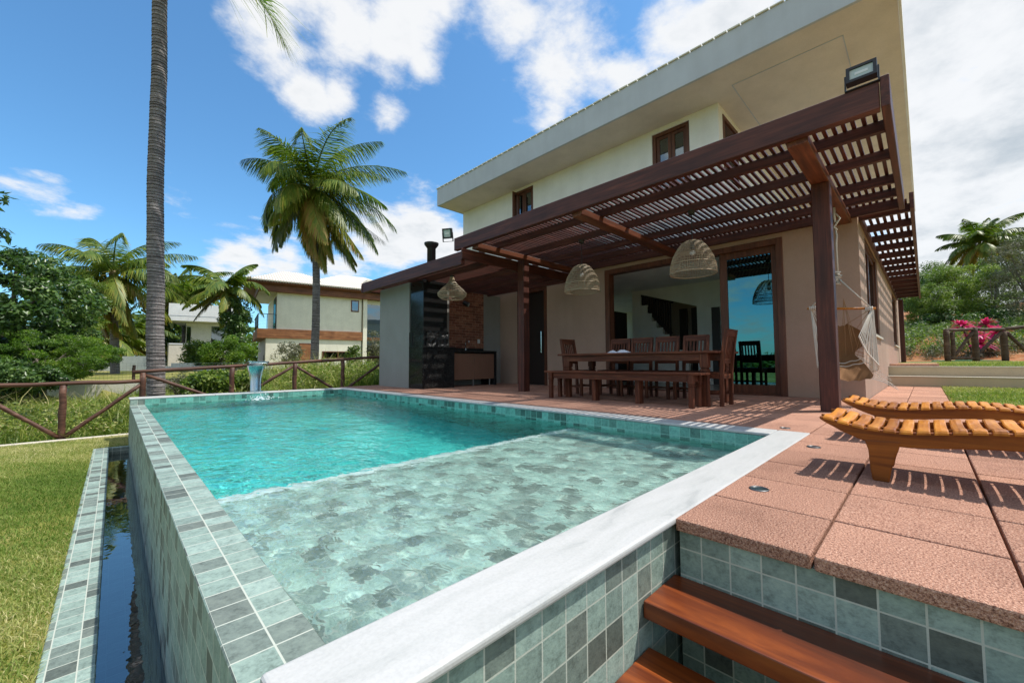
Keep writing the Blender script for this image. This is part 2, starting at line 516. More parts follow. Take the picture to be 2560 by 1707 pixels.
def brick_color(n):
    p = n.sep(n.pos())
    b = n.n('ShaderNodeTexBrick')
    n.link(n.comb(p[0], p[2]), b.inputs['Vector'])
    b.inputs['Scale'].default_value = 1.0
    b.inputs['Brick Width'].default_value = 0.20
    b.inputs['Row Height'].default_value = 0.062
    b.inputs['Mortar Size'].default_value = 0.004
    b.inputs['Bias'].default_value = 0.0
    b.inputs['Color1'].default_value = (0.34, 0.15, 0.095, 1)
    b.inputs['Color2'].default_value = (0.16, 0.055, 0.038, 1)
    b.inputs['Mortar'].default_value = (0.36, 0.24, 0.17, 1)
    return n.mix(1.0, b.outputs[0], n.ramp(n.noise(n.pos(), 22.0, 5.0, 0.7), [(0.3, (0.6, 0.6, 0.6)), (0.7, (1.3, 1.25, 1.2))]), 'MULTIPLY')


BRICK = principled("brick_tile", brick_color, 0.8, lambda n: n.bump(n.noise(n.pos(), 90.0, 3.0), 0.3, 0.01), 0.2)
CHROME = principled("polished_steel", (0.62, 0.66, 0.68), 0.12, None, 0.5, 1.0)
STEEL = principled("brushed_steel", (0.36, 0.37, 0.38), 0.34, None, 0.5, 1.0)
DARK_STEEL = principled("dull_dark_steel", (0.16, 0.165, 0.17), 0.42, None, 0.5, 1.0)
BLACK = principled("black_metal", (0.012, 0.012, 0.013), 0.45)
DARK_GLASS_FACE = principled("lamp_lens", (0.42, 0.47, 0.45), 0.25, lambda n: n.bump(n.noise(n.scaled(n.obj(), (40, 40, 40)), 1.0, 1.0), 0.2, 0.01))
BLACK_PLASTIC = principled("black_plastic_film", (0.015, 0.016, 0.017), 0.22, lambda n: n.bump(n.noise(n.pos(), 9.0, 4.0, 0.6, dist=1.5), 1.0, 0.05))
ROPE = principled("white_cotton_rope", lambda n: n.mix(n.noise(n.pos(), 260.0, 2.0), (0.52, 0.48, 0.41), (0.74, 0.70, 0.62)), 0.9)
ROPE_TAN = principled("tan_cord", lambda n: n.mix(n.noise(n.pos(), 260.0, 2.0), (0.24, 0.13, 0.06), (0.42, 0.26, 0.13)), 0.9)
CANVAS = principled("tan_canvas", lambda n: n.mix(n.noise(n.scaled(n.pos(), (300, 300, 60)), 1.0, 2.0), (0.17, 0.078, 0.028), (0.31, 0.155, 0.062)), 0.9)
CLOTH_WHITE = principled("white_fabric", (0.66, 0.68, 0.74), 0.85)
CURTAIN = principled("pale_curtain", (0.42, 0.50, 0.47), 0.9)
CURB = principled("pale_concrete_curb", lambda n: n.mix(n.noise(n.pos(), 18.0, 5.0), (0.42, 0.38, 0.31), (0.62, 0.58, 0.49)), 0.9)
DARK = principled("dark_interior_wood", (0.02, 0.012, 0.009), 0.5)
FLOOR_IN = principled("interior_floor_tile", (0.34, 0.33, 0.30), 0.25)
SOCKET = principled("white_plastic", (0.62, 0.62, 0.60), 0.4)


def wicker_mat():
    mat, n, out = material("wicker_cane")
    b = n.n('ShaderNodeBsdfPrincipled')
    c = n.mix(n.noise(n.obj(), 60.0, 3.0), (0.21, 0.145, 0.085), (0.47, 0.38, 0.26))
    n.link(c, b.inputs['Base Color'])
    b.inputs['Roughness'].default_value = 0.6
    n.link(b.outputs[0], out.inputs[0])
    return mat


WICKER = wicker_mat()


def glass_mat(name, tint, refl, fres=True):
    mat, n, out = material(name)
    tr = n.n('ShaderNodeBsdfTransparent')
    tr.inputs[0].default_value = rgba(tint)
    gl = n.n('ShaderNodeBsdfGlossy')
    gl.inputs['Color'].default_value = rgba(refl)
    gl.inputs['Roughness'].default_value = 0.015
    fr = n.n('ShaderNodeFresnel')
    fr.inputs[0].default_value = 1.9
    mx = n.n('ShaderNodeMixShader')
    n.link(n.m('ADD', n.m('MULTIPLY', fr.outputs[0], 0.7), 0.16, clamp=True), mx.inputs[0])
    n.link(tr.outputs[0], mx.inputs[1])
    n.link(gl.outputs[0], mx.inputs[2])
    n.link(mx.outputs[0], out.inputs[0])
    return mat


GLASS_TEAL = glass_mat("tinted_door_glass", (0.04, 0.13, 0.125), (0.30, 0.80, 0.86))
GLASS_CLEAR = glass_mat("window_glass", (0.28, 0.36, 0.36), (0.75, 0.85, 0.88))


def foliage(name, stops, trans=0.35, rough=0.45, spec=0.4):
    mat, n, out = material(name)
    c = n.ramp(n.attr('tint'), stops)
    b = n.n('ShaderNodeBsdfPrincipled')
    n.link(c, b.inputs['Base Color'])
    b.inputs['Roughness'].default_value = rough
    b.inputs['Specular IOR Level'].default_value = spec
    t = n.n('ShaderNodeBsdfTranslucent')
    n.link(n.mix(1.0, c, (1.25, 1.45, 0.7), 'MULTIPLY'), t.inputs[0])
    mx = n.n('ShaderNodeMixShader')
    mx.inputs[0].default_value = trans
    n.link(b.outputs[0], mx.inputs[1])
    n.link(t.outputs[0], mx.inputs[2])
    n.link(mx.outputs[0], out.inputs[0])
    return mat


PALM_LEAF = foliage("palm_leaflets", [(0.0, (0.034, 0.078, 0.012)), (0.30, (0.095, 0.160, 0.020)), (0.6, (0.22, 0.255, 0.036)), (0.82, (0.36, 0.29, 0.065)), (1.0, (0.38, 0.215, 0.070))], 0.36)
PALM_RIB = foliage("palm_rib", [(0.0, (0.12, 0.14, 0.03)), (0.6, (0.30, 0.27, 0.08)), (1.0, (0.36, 0.25, 0.10))], 0.05)
LEAF_DARK = foliage("dark_broad_leaves", [(0.0, (0.022, 0.056, 0.014)), (0.5, (0.072, 0.140, 0.034)), (1.0, (0.18, 0.265, 0.070))], 0.32, 0.36, 0.5)
LEAF_BRIGHT = foliage("bright_feathery_leaves", [(0.0, (0.045, 0.105, 0.010)), (0.5, (0.105, 0.195, 0.016)), (1.0, (0.22, 0.30, 0.030))], 0.45)
LEAF_MID = foliage("mid_green_leaves", [(0.0, (0.032, 0.068, 0.012)), (0.5, (0.098, 0.165, 0.024)), (1.0, (0.23, 0.29, 0.046))], 0.38)
LEAF_GREY = foliage("greyish_twiggy_leaves", [(0.0, (0.06, 0.07, 0.035)), (0.5, (0.12, 0.125, 0.07)), (1.0, (0.22, 0.20, 0.13))], 0.25)
WEED = foliage("weed_blades", [(0.0, (0.055, 0.115, 0.014)), (0.4, (0.135, 0.205, 0.026)), (0.75, (0.28, 0.30, 0.070)), (1.0, (0.50, 0.42, 0.22))], 0.35)
LAWN_BLADE = foliage("lawn_blades", [(0.0, (0.075, 0.145, 0.018)), (0.38, (0.165, 0.245, 0.045)), (0.66, (0.36, 0.37, 0.13)), (1.0, (0.62, 0.54, 0.31))], 0.3, 0.6, 0.2)
PINK = foliage("pink_cordyline_leaves", [(0.0, (0.16, 0.010, 0.045)), (0.5, (0.58, 0.020, 0.20)), (1.0, (0.80, 0.08, 0.34))], 0.35)
BARK = principled("grey_bark", lambda n: n.ramp(n.noise(n.scaled(n.pos(), (9, 9, 2)), 1.0, 5.0, 0.65), [(0.3, (0.045, 0.035, 0.027)), (0.7, (0.16, 0.13, 0.105))]), 0.9)


def palm_bark_color(n):
    v = n.noise(n.scaled(n.pos(), (3, 3, 26)), 1.0, 5.0, 0.7)
    w = n.noise(n.pos(), 40.0, 4.0, 0.7)
    c = n.ramp(v, [(0.3, (0.085, 0.076, 0.074)), (0.5, (0.18, 0.162, 0.16)), (0.7, (0.30, 0.275, 0.27))])
    c = n.mix(1.0, c, n.ramp(w, [(0.3, (0.6, 0.6, 0.6)), (0.7, (1.25, 1.25, 1.25))]), 'MULTIPLY')
    ring = n.attr('tint')
    return n.mix(1.0, c, n.ramp(ring, [(0.0, (0.40, 0.38, 0.37)), (1.0, (1.1, 1.1, 1.1))]), 'MULTIPLY')


PALM_BARK = principled("ringed_palm_bark", palm_bark_color, 0.9, lambda n: n.bump(n.noise(n.scaled(n.pos(), (10, 10, 40)), 1.0, 4.0), 0.6, 0.02), 0.15)
COCONUT = principled("coconut_husk", lambda n: n.mix(n.noise(n.pos(), 6.0), (0.10, 0.07, 0.02), (0.20, 0.14, 0.04)), 0.6)


def ground_color(n):
    p = n.pos()
    a = n.noise(p, 0.9, 5.0, 0.6)
    b = n.noise(p, 26.0, 4.0, 0.7)
    grass = n.ramp(a, [(0.36, (0.11, 0.14, 0.030)), (0.5, (0.21, 0.21, 0.055)), (0.64, (0.36, 0.31, 0.13))])
    grass = n.mix(1.0, grass, n.ramp(b, [(0.3, (0.6, 0.62, 0.6)), (0.7, (1.2, 1.2, 1.15))]), 'MULTIPLY')
    soil = n.ramp(n.noise(p, 1.6, 6.0, 0.65), [(0.3, (0.20, 0.075, 0.032)), (0.5, (0.34, 0.145, 0.062)), (0.7, (0.38, 0.26, 0.15))])
    soil = n.mix(1.0, soil, n.ramp(b, [(0.3, (0.7, 0.7, 0.7)), (0.7, (1.2, 1.2, 1.2))]), 'MULTIPLY')
    x, y, z = n.sep(p)
    d = n.m('SUBTRACT', x, n.m('MULTIPLY', y, 0.2))
    red = n.m('MULTIPLY', n.mapr(n.m('ADD', d, n.m('MULTIPLY', a, 2.0)), 22.2, 23.2), n.mapr(y, 8.0, 4.0))
    return n.mix(red, grass, soil)


GROUND = principled("grass_and_soil_ground", ground_color, 0.95, lambda n: n.bump(n.noise(n.pos(), 30.0, 4.0, 0.7), 0.5, 0.03), 0.1)
SOIL = principled("red_soil", (0.28, 0.12, 0.055), 0.95)

# ================================================================== ground
def sstep(a, b, x):
    t = np.clip((x - a) / (b - a), 0, 1)
    return t * t * (3 - 2 * t)


PLOT = (-1.78, 19.98)      # corner of the retaining wall of the raised plot


def ground_h(x, y):
    x = np.asarray(x, float); y = np.asarray(y, float)
    D = 0.6993 * x + 0.7129 * y
    lat = 0.714 * x - 0.700 * y
    # left side: lawn, then wild ground beyond the log fence, then a raised plot
    wild = -0.80 + 0.62 * sstep(0.2, 4.6, x) + 0.05 * np.sin(x * 2.1 + y)
    plot = np.interp(D, [10, 15, 28, 45, 80, 200], [-0.15, -0.15, 0.16, 0.35, 0.5, 0.5])
    left = np.where(y < 9.42, -0.65, wild)
    left = np.where(((x - PLOT[0]) * 0.31 + (y - PLOT[1]) * 0.95 > 0) & (y > 9.42), plot, left)
    # right side: grass at terrace level, upper lawn behind the steps, hillside
    right = np.where(x < 12.205, 0.0, 0.40 + 0.10 * sstep(12.5, 20, x))
    hill = np.clip((x - 0.2 * y) - 22.6, 0, None)
    right = right + np.where(x > 15, np.minimum(hill * 0.20, 0.85) + np.clip(hill - 4, 0, None) * 0.13, 0)
    right = np.minimum(right, 6.0)
    w = sstep(2.0, 9.0, lat)
    h = np.where(x > 14, left * (1 - w) + right * w, np.where((y < 0.6) & (x > 1.4), right, left))
    return h


def make_ground():
    xs = np.unique(np.concatenate([np.arange(-70, -8, 6.0), np.arange(-8, 26, 0.5), np.arange(26, 70, 2.0), np.arange(70, 300, 20.0), np.arange(-300, -70, 30.0),
                                   [-0.17, -0.16, 1.36, 1.37, 6.2, 6.19, 12.20, 12.21, 11.9, 21.0]]))
    ys = np.unique(np.concatenate([np.arange(-60, -8, 4.0), np.arange(-8, 30, 0.5), np.arange(30, 70, 2.0), np.arange(70, 300, 20.0), np.arange(-300, -60, 30.0),
                                   [8.84, 8.85, 0.58, 0.59, -0.2, -0.21, -3.0, -3.01, 9.41, 9.43, 8.15]]))
    X, Y = np.meshgrid(xs, ys, indexing='ij')
    H = ground_h(X, Y)
    pit = ((X > -0.165) & (X < 7.2) & (Y > -3.005) & (Y < 8.845) & ~((X < 1.365) & (Y < 0.585))) & ~((X > 6.195) & (Y < -0.205))
    pit |= (X > -0.165) & (X < 21.0) & (Y > 0.585) & (Y < 8.845)
    pit |= (X > 6.195) & (X < 11.895) & (Y > -0.205) & (Y < 0.6)
    H = np.where(pit, -2.2, H)
    nx, ny = len(xs), len(ys)
    V = np.stack([X, Y, H], -1).reshape(-1, 3)
    i, j = np.meshgrid(np.arange(nx - 1), np.arange(ny - 1), indexing='ij')
    a = (i * ny + j).ravel()
    Q = np.stack([a, a + ny, a + ny + 1, a + 1], -1)
    label(np_mesh('ground', GROUND, V, Q, None), kind='structure')


make_ground()

# ================================================================== terrace
def terrace():
    m = MB()
    rnd = random.Random(3)
    g = 0.0035
    xs = [1.35, 1.70]
    while xs[-1] < 7.3: xs.append(xs[-1] + 0.385)
    ys = [0.61]
    while ys[-1] > -3.2: ys.append(ys[-1] - 0.3755)
    ys = ys[::-1]
    while ys[-1] < 9.2: ys.append(ys[-1] + 0.3755)
    for i in range(len(xs) - 1):
        for j in range(len(ys) - 1):
            x0, x1, y0, y1 = xs[i], xs[i + 1], ys[j], ys[j + 1]
            if y0 > 0.59:
                x0 = max(x0, 3.622)
                if x1 > 7.15: x1 = 7.148
            elif x0 > 6.1: continue
            if y0 > 9.0 or x1 - x0 < 0.05: continue
            dz = rnd.uniform(-0.0012, 0.0012)
            m.box(x0 + g, x1 - g, y0 + g, y1 - g, -0.04, dz, rnd.random())
    # path of the same pavers along the right wall of the house
    x = 6.17
    while x < 11.6:
        for (a, b) in ((-0.2, 0.185), (0.185, 0.568)):
            m.box(x + g, min(x + 0.385, 11.69) - g, a + g, b - g, -0.04, rnd.uniform(-0.001, 0.001), rnd.random())
        x += 0.385
    o = label(m.build('terrace_paving', PAVER, bevel=0.006, seg=2), kind='structure')
    b = MB()
    b.box(1.372, 6.18, -3.0, 0.60, -1.0, -0.041)
    b.box(3.622, 7.16, 0.60, 9.0, -1.0, -0.042)
    b.box(6.18, 11.7, -0.2, 0.57, -0.5, -0.043)
    label(b.build('terrace_base', TILE), kind='structure')


terrace()

# ================================================================== pool
def pool():
    pr = thing('swimming_pool', 'raised infinity pool clad in grey green stone tiles with white marble coping', 'swimming pool', (0.19, 0.61, -0.65))
    m = MB()
    m.box(0.19, 0.36, 0.805, 8.55, -1.5, -0.105)
    m.build('overflow_wall', TILE, pr, bevel=0.003)
    m = MB()
    m.box(0.195, 3.40, 0.622, 0.80, -1.5, -0.022)
    m.box(3.40, 3.61, 0.622, 8.55, -1.5, -0.022)
    m.box(0.195, 3.61, 8.55, 8.84, -1.5, -0.022)
    m.build('tiled_wall', TILE, pr)
    m = MB()      # thin facing with painted teal water bounce, inside house side and far walls
    m.box(3.394, 3.3995, 0.801, 8.549, -1.3, -0.022); m.box(0.361, 3.394, 8.544, 8.5495, -1.3, -0.022)
    m.build('bounce_tint_facing', TILE_BOUNCE_TINT, pr)
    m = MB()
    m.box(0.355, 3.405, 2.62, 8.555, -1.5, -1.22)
    m.build('deep_floor', TILE_WATER_TINT, pr)
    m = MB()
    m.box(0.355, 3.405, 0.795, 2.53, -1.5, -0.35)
    m.build('shallow_shelf', TILE_SHELF_LIT, pr)
    m = MB()
    m.box(0.355, 3.405, 2.53, 2.62, -1.5, -0.346)
    m.build('shelf_edge', WHITE_EDGE, pr)
    # marble coping: near end with a rounded nose, house side, far end
    m = MB()
    m.box(0.19, 3.618, 0.604, 0.803, -0.0215, 0.003)
    y = 0.806
    while y < 8.85:
        m.box(3.396, 3.618, y, min(y + 1.16, 8.855) - 0.003, -0.0215, 0.003)
        y += 1.16
    x = 0.18
    while x < 3.39:
        m.box(x, min(x + 1.075, 3.394) - 0.003, 8.545, 8.855, -0.0215, 0.003)
        x += 1.075
    m.build('coping', MARBLE, pr, bevel=0.009, seg=3)
    for o in pr.children:
        o.cycles.is_caustics_receiver = True

    # water body: displaced surface over a closed box whose sides lie inside the walls
    nx, ny = 300, 740
    x0, x1, y0, y1 = 0.352, 3.408, 0.795, 8.556
    xs = np.linspace(x0, x1, nx); ys = np.linspace(y0, y1, ny)
    X, Y = np.meshgrid(xs, ys, indexing='ij')
    rng = np.random.default_rng(5)
    Z = np.zeros_like(X)
    for k in range(64):
        lam = 0.048 * (1.060 ** k) if k < 34 else rng.uniform(0.05, 0.16)
        th = rng.normal(0.9, 0.8)
        amp = 0.0017 * lam * (min(lam, 0.3) / 0.16) ** 0.55 * rng.uniform(0.5, 1.3)
        ph = rng.uniform(0, 2 * PI)
        kx, ky = math.cos(th) * 2 * PI / lam, math.sin(th) * 2 * PI / lam
        Z += amp * np.sin(kx * X + ky * Y + ph + 0.9 * np.sin(0.37 * kx * Y - 0.31 * ky * X + k))
    # rings spreading from the falling water
    R = np.hypot(X - 1.87, Y - 8.42)
    Z += 0.0045 * np.exp(-R / 1.4) * np.sin(2 * PI * R / 0.16)
    Z = -0.118 + Z
    V = np.stack([X, Y, Z], -1).reshape(-1, 3)
    i, j = np.meshgrid(np.arange(nx - 1), np.arange(ny - 1), indexing='ij')
    a = (i * ny + j).ravel()
    Q = np.stack([a, a + ny, a + ny + 1, a + 1], -1)
    # skirt + bottom
    rim = np.concatenate([np.arange(ny) , np.arange(1, nx) * ny + ny - 1, (nx - 1) * ny + np.arange(ny - 2, -1, -1), np.arange(nx - 2, 0, -1) * ny])
    low = V[rim].copy(); low[:, 2] = -1.35
    b0 = len(V); n = len(rim)
    V = np.concatenate([V, low])
    k = np.arange(n); k2 = (k + 1) % n
    S = np.stack([rim[k], rim[k2], b0 + k2, b0 + k], -1)
    c = len(V)
    V = np.concatenate([V, [[(x0 + x1) / 2, (y0 + y1) / 2, -1.35]]])
    Bm = np.stack([b0 + k, b0 + k2, np.full(n, c), np.full(n, c)], -1)
    mesh_q = np.concatenate([Q, S])
    w = np_mesh('pool_water', WATER, V, mesh_q, None, smooth=True)
    bm = bmesh.new(); bm.from_mesh(w.data); bm.verts.ensure_lookup_table()
    bm.faces.new([bm.verts[b0 + q] for q in range(n - 1, -1, -1)])
    bmesh.ops.recalc_face_normals(bm, faces=bm.faces[:])
    bm.to_mesh(w.data); bm.free()
    w.data.polygons.foreach_set('use_smooth', [len(p.vertices) == 4 and p.normal.z > 0.3 for p in w.data.polygons])
    w.cycles.is_caustics_caster = True
    label(w, kind='structure')


def water_mat(name, absorb, dens, rough=0.0, bump=None, tint=(1, 1, 1)):
    mat, n, out = material(name)
    g = n.n('ShaderNodeBsdfGlass')
    g.inputs['IOR'].default_value = 1.33
    g.inputs['Roughness'].default_value = rough
    g.inputs['Color'].default_value = rgba(tint)
    if bump:
        v = n.n('ShaderNodeBump')
        v.inputs['Strength'].default_value = bump
        v.inputs['Distance'].default_value = 0.010
        big = n.noise(n.scaled(n.pos(), (1.2, 0.8, 0.2)), 7.0, 1.0, 0.5, dist=0.4)
        small = n.noise(n.scaled(n.pos(), (1.25, 0.8, 0.2)), 21.0, 1.5, 0.5, dist=0.8)
        n.link(n.m('ADD', small, n.m('MULTIPLY', big, 2.4)), v.inputs['Height'])
        n.link(v.outputs[0], g.inputs['Normal'])
    n.link(g.outputs[0], out.inputs[0])
    if dens:
        a = n.n('ShaderNodeVolumeAbsorption')
        a.inputs['Color'].default_value = rgba(absorb)
        a.inputs['Density'].default_value = dens
        n.link(a.outputs[0], out.inputs['Volume'])
    return mat


WHITE_EDGE = principled('white_edge_tile', (0.80, 0.80, 0.78), 0.5)
WATER = water_mat('pool_water', (0, 0, 0), 0.0, tint=(0.88, 0.985, 0.98), bump=0.6)
pool()


def channel():
    """gutter that catches the overflow, sunk in the lawn beside the pool wall"""
    r = thing('overflow_channel', 'narrow overflow channel with a rim of two tile rows sunk in the lawn', 'water channel', (-0.17, 2.0, -0.66))
    m = MB()
    m.box(-0.17, -0.012, -1.0, 8.14, -1.3, -0.645)
    m.box(-0.012, 0.19, 8.05, 8.14, -1.3, -0.647)
    m.build('rim', TILE, r, bevel=0.003)
    m = MB()
    m.box(-0.012, 0.19, -1.0, 8.05, -1.3, -1.12)
    m.build('channel_floor', TILE, r)
    w = MB()
    w.box(-0.014, 0.192, -1.0, 8.052, -1.13, -0.74)
    label(w.build('channel_water', CHWATER), kind='structure')


def chwater():
    mat, n, out = material('channel_water')
    tr = n.n('ShaderNodeBsdfTransparent'); tr.inputs[0].default_value = (0.34, 0.60, 0.70, 1)
    gl = n.n('ShaderNodeBsdfGlossy'); gl.inputs['Roughness'].default_value = 0.0
    bp = n.bump(n.noise(n.pos(), 9.0, 2.0), 0.05, 0.02)
    n.link(bp, gl.inputs['Normal'])
    fr = n.n('ShaderNodeFresnel'); fr.inputs[0].default_value = 1.33
    mx = n.n('ShaderNodeMixShader')
    n.link(n.m('ADD', fr.outputs[0], 0.28, clamp=True), mx.inputs[0])
    n.link(tr.outputs[0], mx.inputs[1]); n.link(gl.outputs[0], mx.inputs[2])
    n.link(mx.outputs[0], out.inputs[0])
    return mat


CHWATER = chwater()
channel()

# ================================================================== steps down to the lawn
def wooden_steps():
    r = thing('wooden_steps', 'reddish brown plank steps between the tiled pool end and the red paved terrace', 'steps', (1.0, 0.0, -0.65))
    for x0, x1, zt in ((1.150, 1.371, -0.190), (0.955, 1.180, -0.335), (0.74, 0.985, -0.48)):
        m = MB(); m.box(x0, x1, -2.6, 0.619, zt - 0.05, zt)
        m.build('tread', STEP_WOOD, r, bevel=0.004, seg=2)
    m = MB()
    for y in (-0.75, -2.2):
        m.beam((1.36, y, -0.24), (0.72, y, -0.72), 0.05, 0.10)
    m.build('stringer', STEP_WOOD, r)


wooden_steps()


# recessed deck lights
def deck_light(x, y, lab):
    r = thing('recessed_floor_light', lab, 'floor light', (x, y, 0.0), 'recessed floor lights along the pool coping')
    m = MB(); m.lathe([(0.036, 0.0005), (0.036, 0.0035), (0.0335, 0.005), (0.031, 0.005), (0.0305, 0.0015)], (x, y, 0), 28, close=False)
    m.build('trim_ring', DARK_STEEL, r, smooth=True)
    m = MB(); m.lathe([(0.0308, 0.0012), (0.0308, 0.0026)], (x, y, 0), 24)
    m.build('lens', BLACK_LENS, r)


BLACK_LENS = principled("dark_lens_glass", (0.03, 0.035, 0.035), 0.06, None, 0.8)
deck_light(1.897, 0.497, 'recessed steel floor light in front of the lounger legs, largest of the row')
deck_light(3.053, 0.497, 'recessed steel floor light just past the nearer lounger shadow, middle of the row')
deck_light(3.756, 0.789, 'recessed steel floor light beside the far corner of the marble coping')


BLADE = principled('satin_steel', (0.50, 0.52, 0.53), 0.24, None, 0.5, 1.0)

# ================================================================== water spout at the far end of the pool
def spout():
    r = thing('pool_waterfall', 'curved polished steel waterfall spout pouring into the far end of the pool', 'waterfall spout', (1.89, 8.75, 0.0))
    secs = [(0.0, 8.72, 0.085), (0.03, 8.72, 0.085), (0.12, 8.735, 0.083), (0.25, 8.75, 0.09), (0.37, 8.75, 0.108), (0.46, 8.735, 0.135), (0.52, 8.70, 0.155), (0.555, 8.64, 0.164), (0.57, 8.57, 0.167), (0.565, 8.53, 0.167)]
    m = MB()
    vs = []
    for th in (0.0, 0.035):
        for z, y, w in secs:
            k = 1.0
            for s in np.linspace(-1, 1, 9):
                vs.append((1.89 + s * w, y + th * (1 if z < 0.5 else 0.3) + 0.018 * (s * s), z - th * (0 if z < 0.5 else 0.8)))
    n = len(secs)
    fs = []
    for L in range(2):
        for i in range(n - 1):
            for k in range(8):
                a = L * n * 9 + i * 9 + k
                fs.append((a, a + 1, a + 10, a + 9) if L == 0 else (a, a + 9, a + 10, a + 1))
    for i in range(n - 1):
        for k in (0, 8):
            a = i * 9 + k; b = n * 9 + a
            fs.append((a, a + 9, b + 9, b))
    for k in range(8):
        for i in (0, n - 1):
            a = i * 9 + k; b = n * 9 + a
            fs.append((a, b, b + 1, a + 1))
    m.add(vs, fs)
    m.build('steel_blade', BLADE, r, smooth=True)
    m = MB(); m.box(1.79, 1.99, 8.64, 8.80, 0.003, 0.02)
    m.build('base_plate', CHROME, r, bevel=0.003)
    # falling sheet of water
    m = MB()
    rows = 16
    rnd = random.Random(4)
    vs = []
    for side in (0, 1):
        for i in range(rows):
            t = i / (rows - 1)
            z = 0.568 - 0.70 * t
            y = 8.53 - 0.20 * math.sqrt(t) + side * 0.006
            w = 0.163 - 0.068 * t ** 0.8
            for k in range(13):
                s = -1 + 2 * k / 12
                vs.append((1.89 + s * w, y + 0.006 * math.sin(k * 1.9 + i * 0.35) * t + 0.012 * s * s * t, z))
    fs = []
    for L in range(2):
        for i in range(rows - 1):
            for k in range(12):
                a = L * rows * 13 + i * 13 + k
                fs.append((a, a + 1, a + 14, a + 13) if L else (a, a + 13, a + 14, a + 1))
    for i in range(rows - 1):
        for k in (0, 12):
            a = i * 13 + k; b = rows * 13 + a
            fs.append((a, a + 13, b + 13, b) if k else (b, b + 13, a + 13, a))
    m.add(vs, fs)
    o = m.build('falling_water', FALLING, r, smooth=True)
    # splash droplets where it lands
    m = MB()
    for _ in range(130):
        a = rnd.uniform(0, 2 * PI); q = abs(rnd.gauss(0, 0.10))
        h = abs(rnd.gauss(0, 0.05)) * math.exp(-q * 4)
        m.ball((1.89 + 1.2 * q * math.cos(a), 8.34 + q * 0.7 * math.sin(a), -0.11 + h), rnd.uniform(0.003, 0.010), 4)
    for _ in range(26):
        a = rnd.uniform(0, 2 * PI); q = rnd.uniform(0.02, 0.16)
        m.ball((1.89 + q * math.cos(a), 8.34 + q * 0.6 * math.sin(a), -0.113), rnd.uniform(0.010, 0.026), 5, sz=0.5)
    m.build('splash', FOAM, r, smooth=True)


def falling_mat():
    mat, n, out = material('falling_water')
    tr = n.n('ShaderNodeBsdfTransparent'); tr.inputs[0].default_value = (0.90, 0.95, 0.97, 1)
    gl = n.n('ShaderNodeBsdfGlass'); gl.inputs['IOR'].default_value = 1.2; gl.inputs['Roughness'].default_value = 0.02
    streak = n.noise(n.scaled(n.pos(), (70, 20, 5)), 1.0, 3.0)
    n.link(n.bump(streak, 0.5, 0.01), gl.inputs['Normal'])
    mx = n.n('ShaderNodeMixShader'); n.link(n.mapr(streak, 0.45, 0.75, 0.02, 0.22), mx.inputs[0])
    n.link(tr.outputs[0], mx.inputs[1]); n.link(gl.outputs[0], mx.inputs[2])
    n.link(mx.outputs[0], out.inputs[0])
    return mat


FALLING = falling_mat()
FOAM = principled('white_water_drops', (0.78, 0.84, 0.86), 0.2)
spout()

# ================================================================== the house
XW = 7.15
def window_unit(parent, x0, x1, z0, z1, plane, axis, frame=0.06, mull=(), curtain=True, depth=0.10):
    """a framed window set in a wall: axis 'X' means the wall faces -X at x=plane (x0..x1 are then y values)"""
    def bx(m, a0, a1, d0, d1, c0, c1):
        if axis == 'X': m.box(plane + d0, plane + d1, a0, a1, c0, c1)
        else: m.box(a0, a1, plane + d0, plane + d1, c0, c1)
    w = MB()
    f = frame
    bx(w, x0, x0 + f, -0.012, depth, z0, z1); bx(w, x1 - f, x1, -0.012, depth, z0, z1)
    bx(w, x0 + f, x1 - f, -0.010, depth, z1 - f, z1); bx(w, x0 + f, x1 - f, -0.010, depth, z0, z0 + f)
    o = w.build('window', FRAME_WOOD, parent, bevel=0.003)
    edges = [x0 + f] + list(mull) + [x1 - f]
    for i in range(len(edges) - 1):
        a, b = edges[i] + 0.004, edges[i + 1] - 0.004
        s = MB(); t = f * 0.9
        bx(s, a, a + t, 0.02, 0.055, z0 + f + .003, z1 - f - .003); bx(s, b - t, b, 0.02, 0.055, z0 + f + .003, z1 - f - .003)
        bx(s, a + t, b - t, 0.021, 0.054, z1 - f - t, z1 - f - .003); bx(s, a + t, b - t, 0.021, 0.054, z0 + f + .003, z0 + f + t)
        s.build('sash', FRAME_WOOD, o)
        g = MB(); bx(g, a + t, b - t, 0.035, 0.040, z0 + f + t, z1 - f - t)
        g.build('pane', GLASS_CLEAR, o)
    if curtain:
        c = MB()
        n = 24
        for i in range(n):
            a = x0 + f + (x1 - x0 - 2 * f) * i / n; b = x0 + f + (x1 - x0 - 2 * f) * (i + 1) / n
            da = depth + 0.06 + 0.018 * math.sin(i * 1.7); db = depth + 0.06 + 0.018 * math.sin((i + 1) * 1.7)
            if axis == 'X': c.quad((plane + da, a, z0), (plane + db, b, z0), (plane + db, b, z1), (plane + da, a, z1))
            else: c.quad((a, plane + da, z0), (b, plane + db, z0), (b, plane + db, z1), (a, plane + da, z1))
        c.build('curtain', CURTAIN, o)
    return o


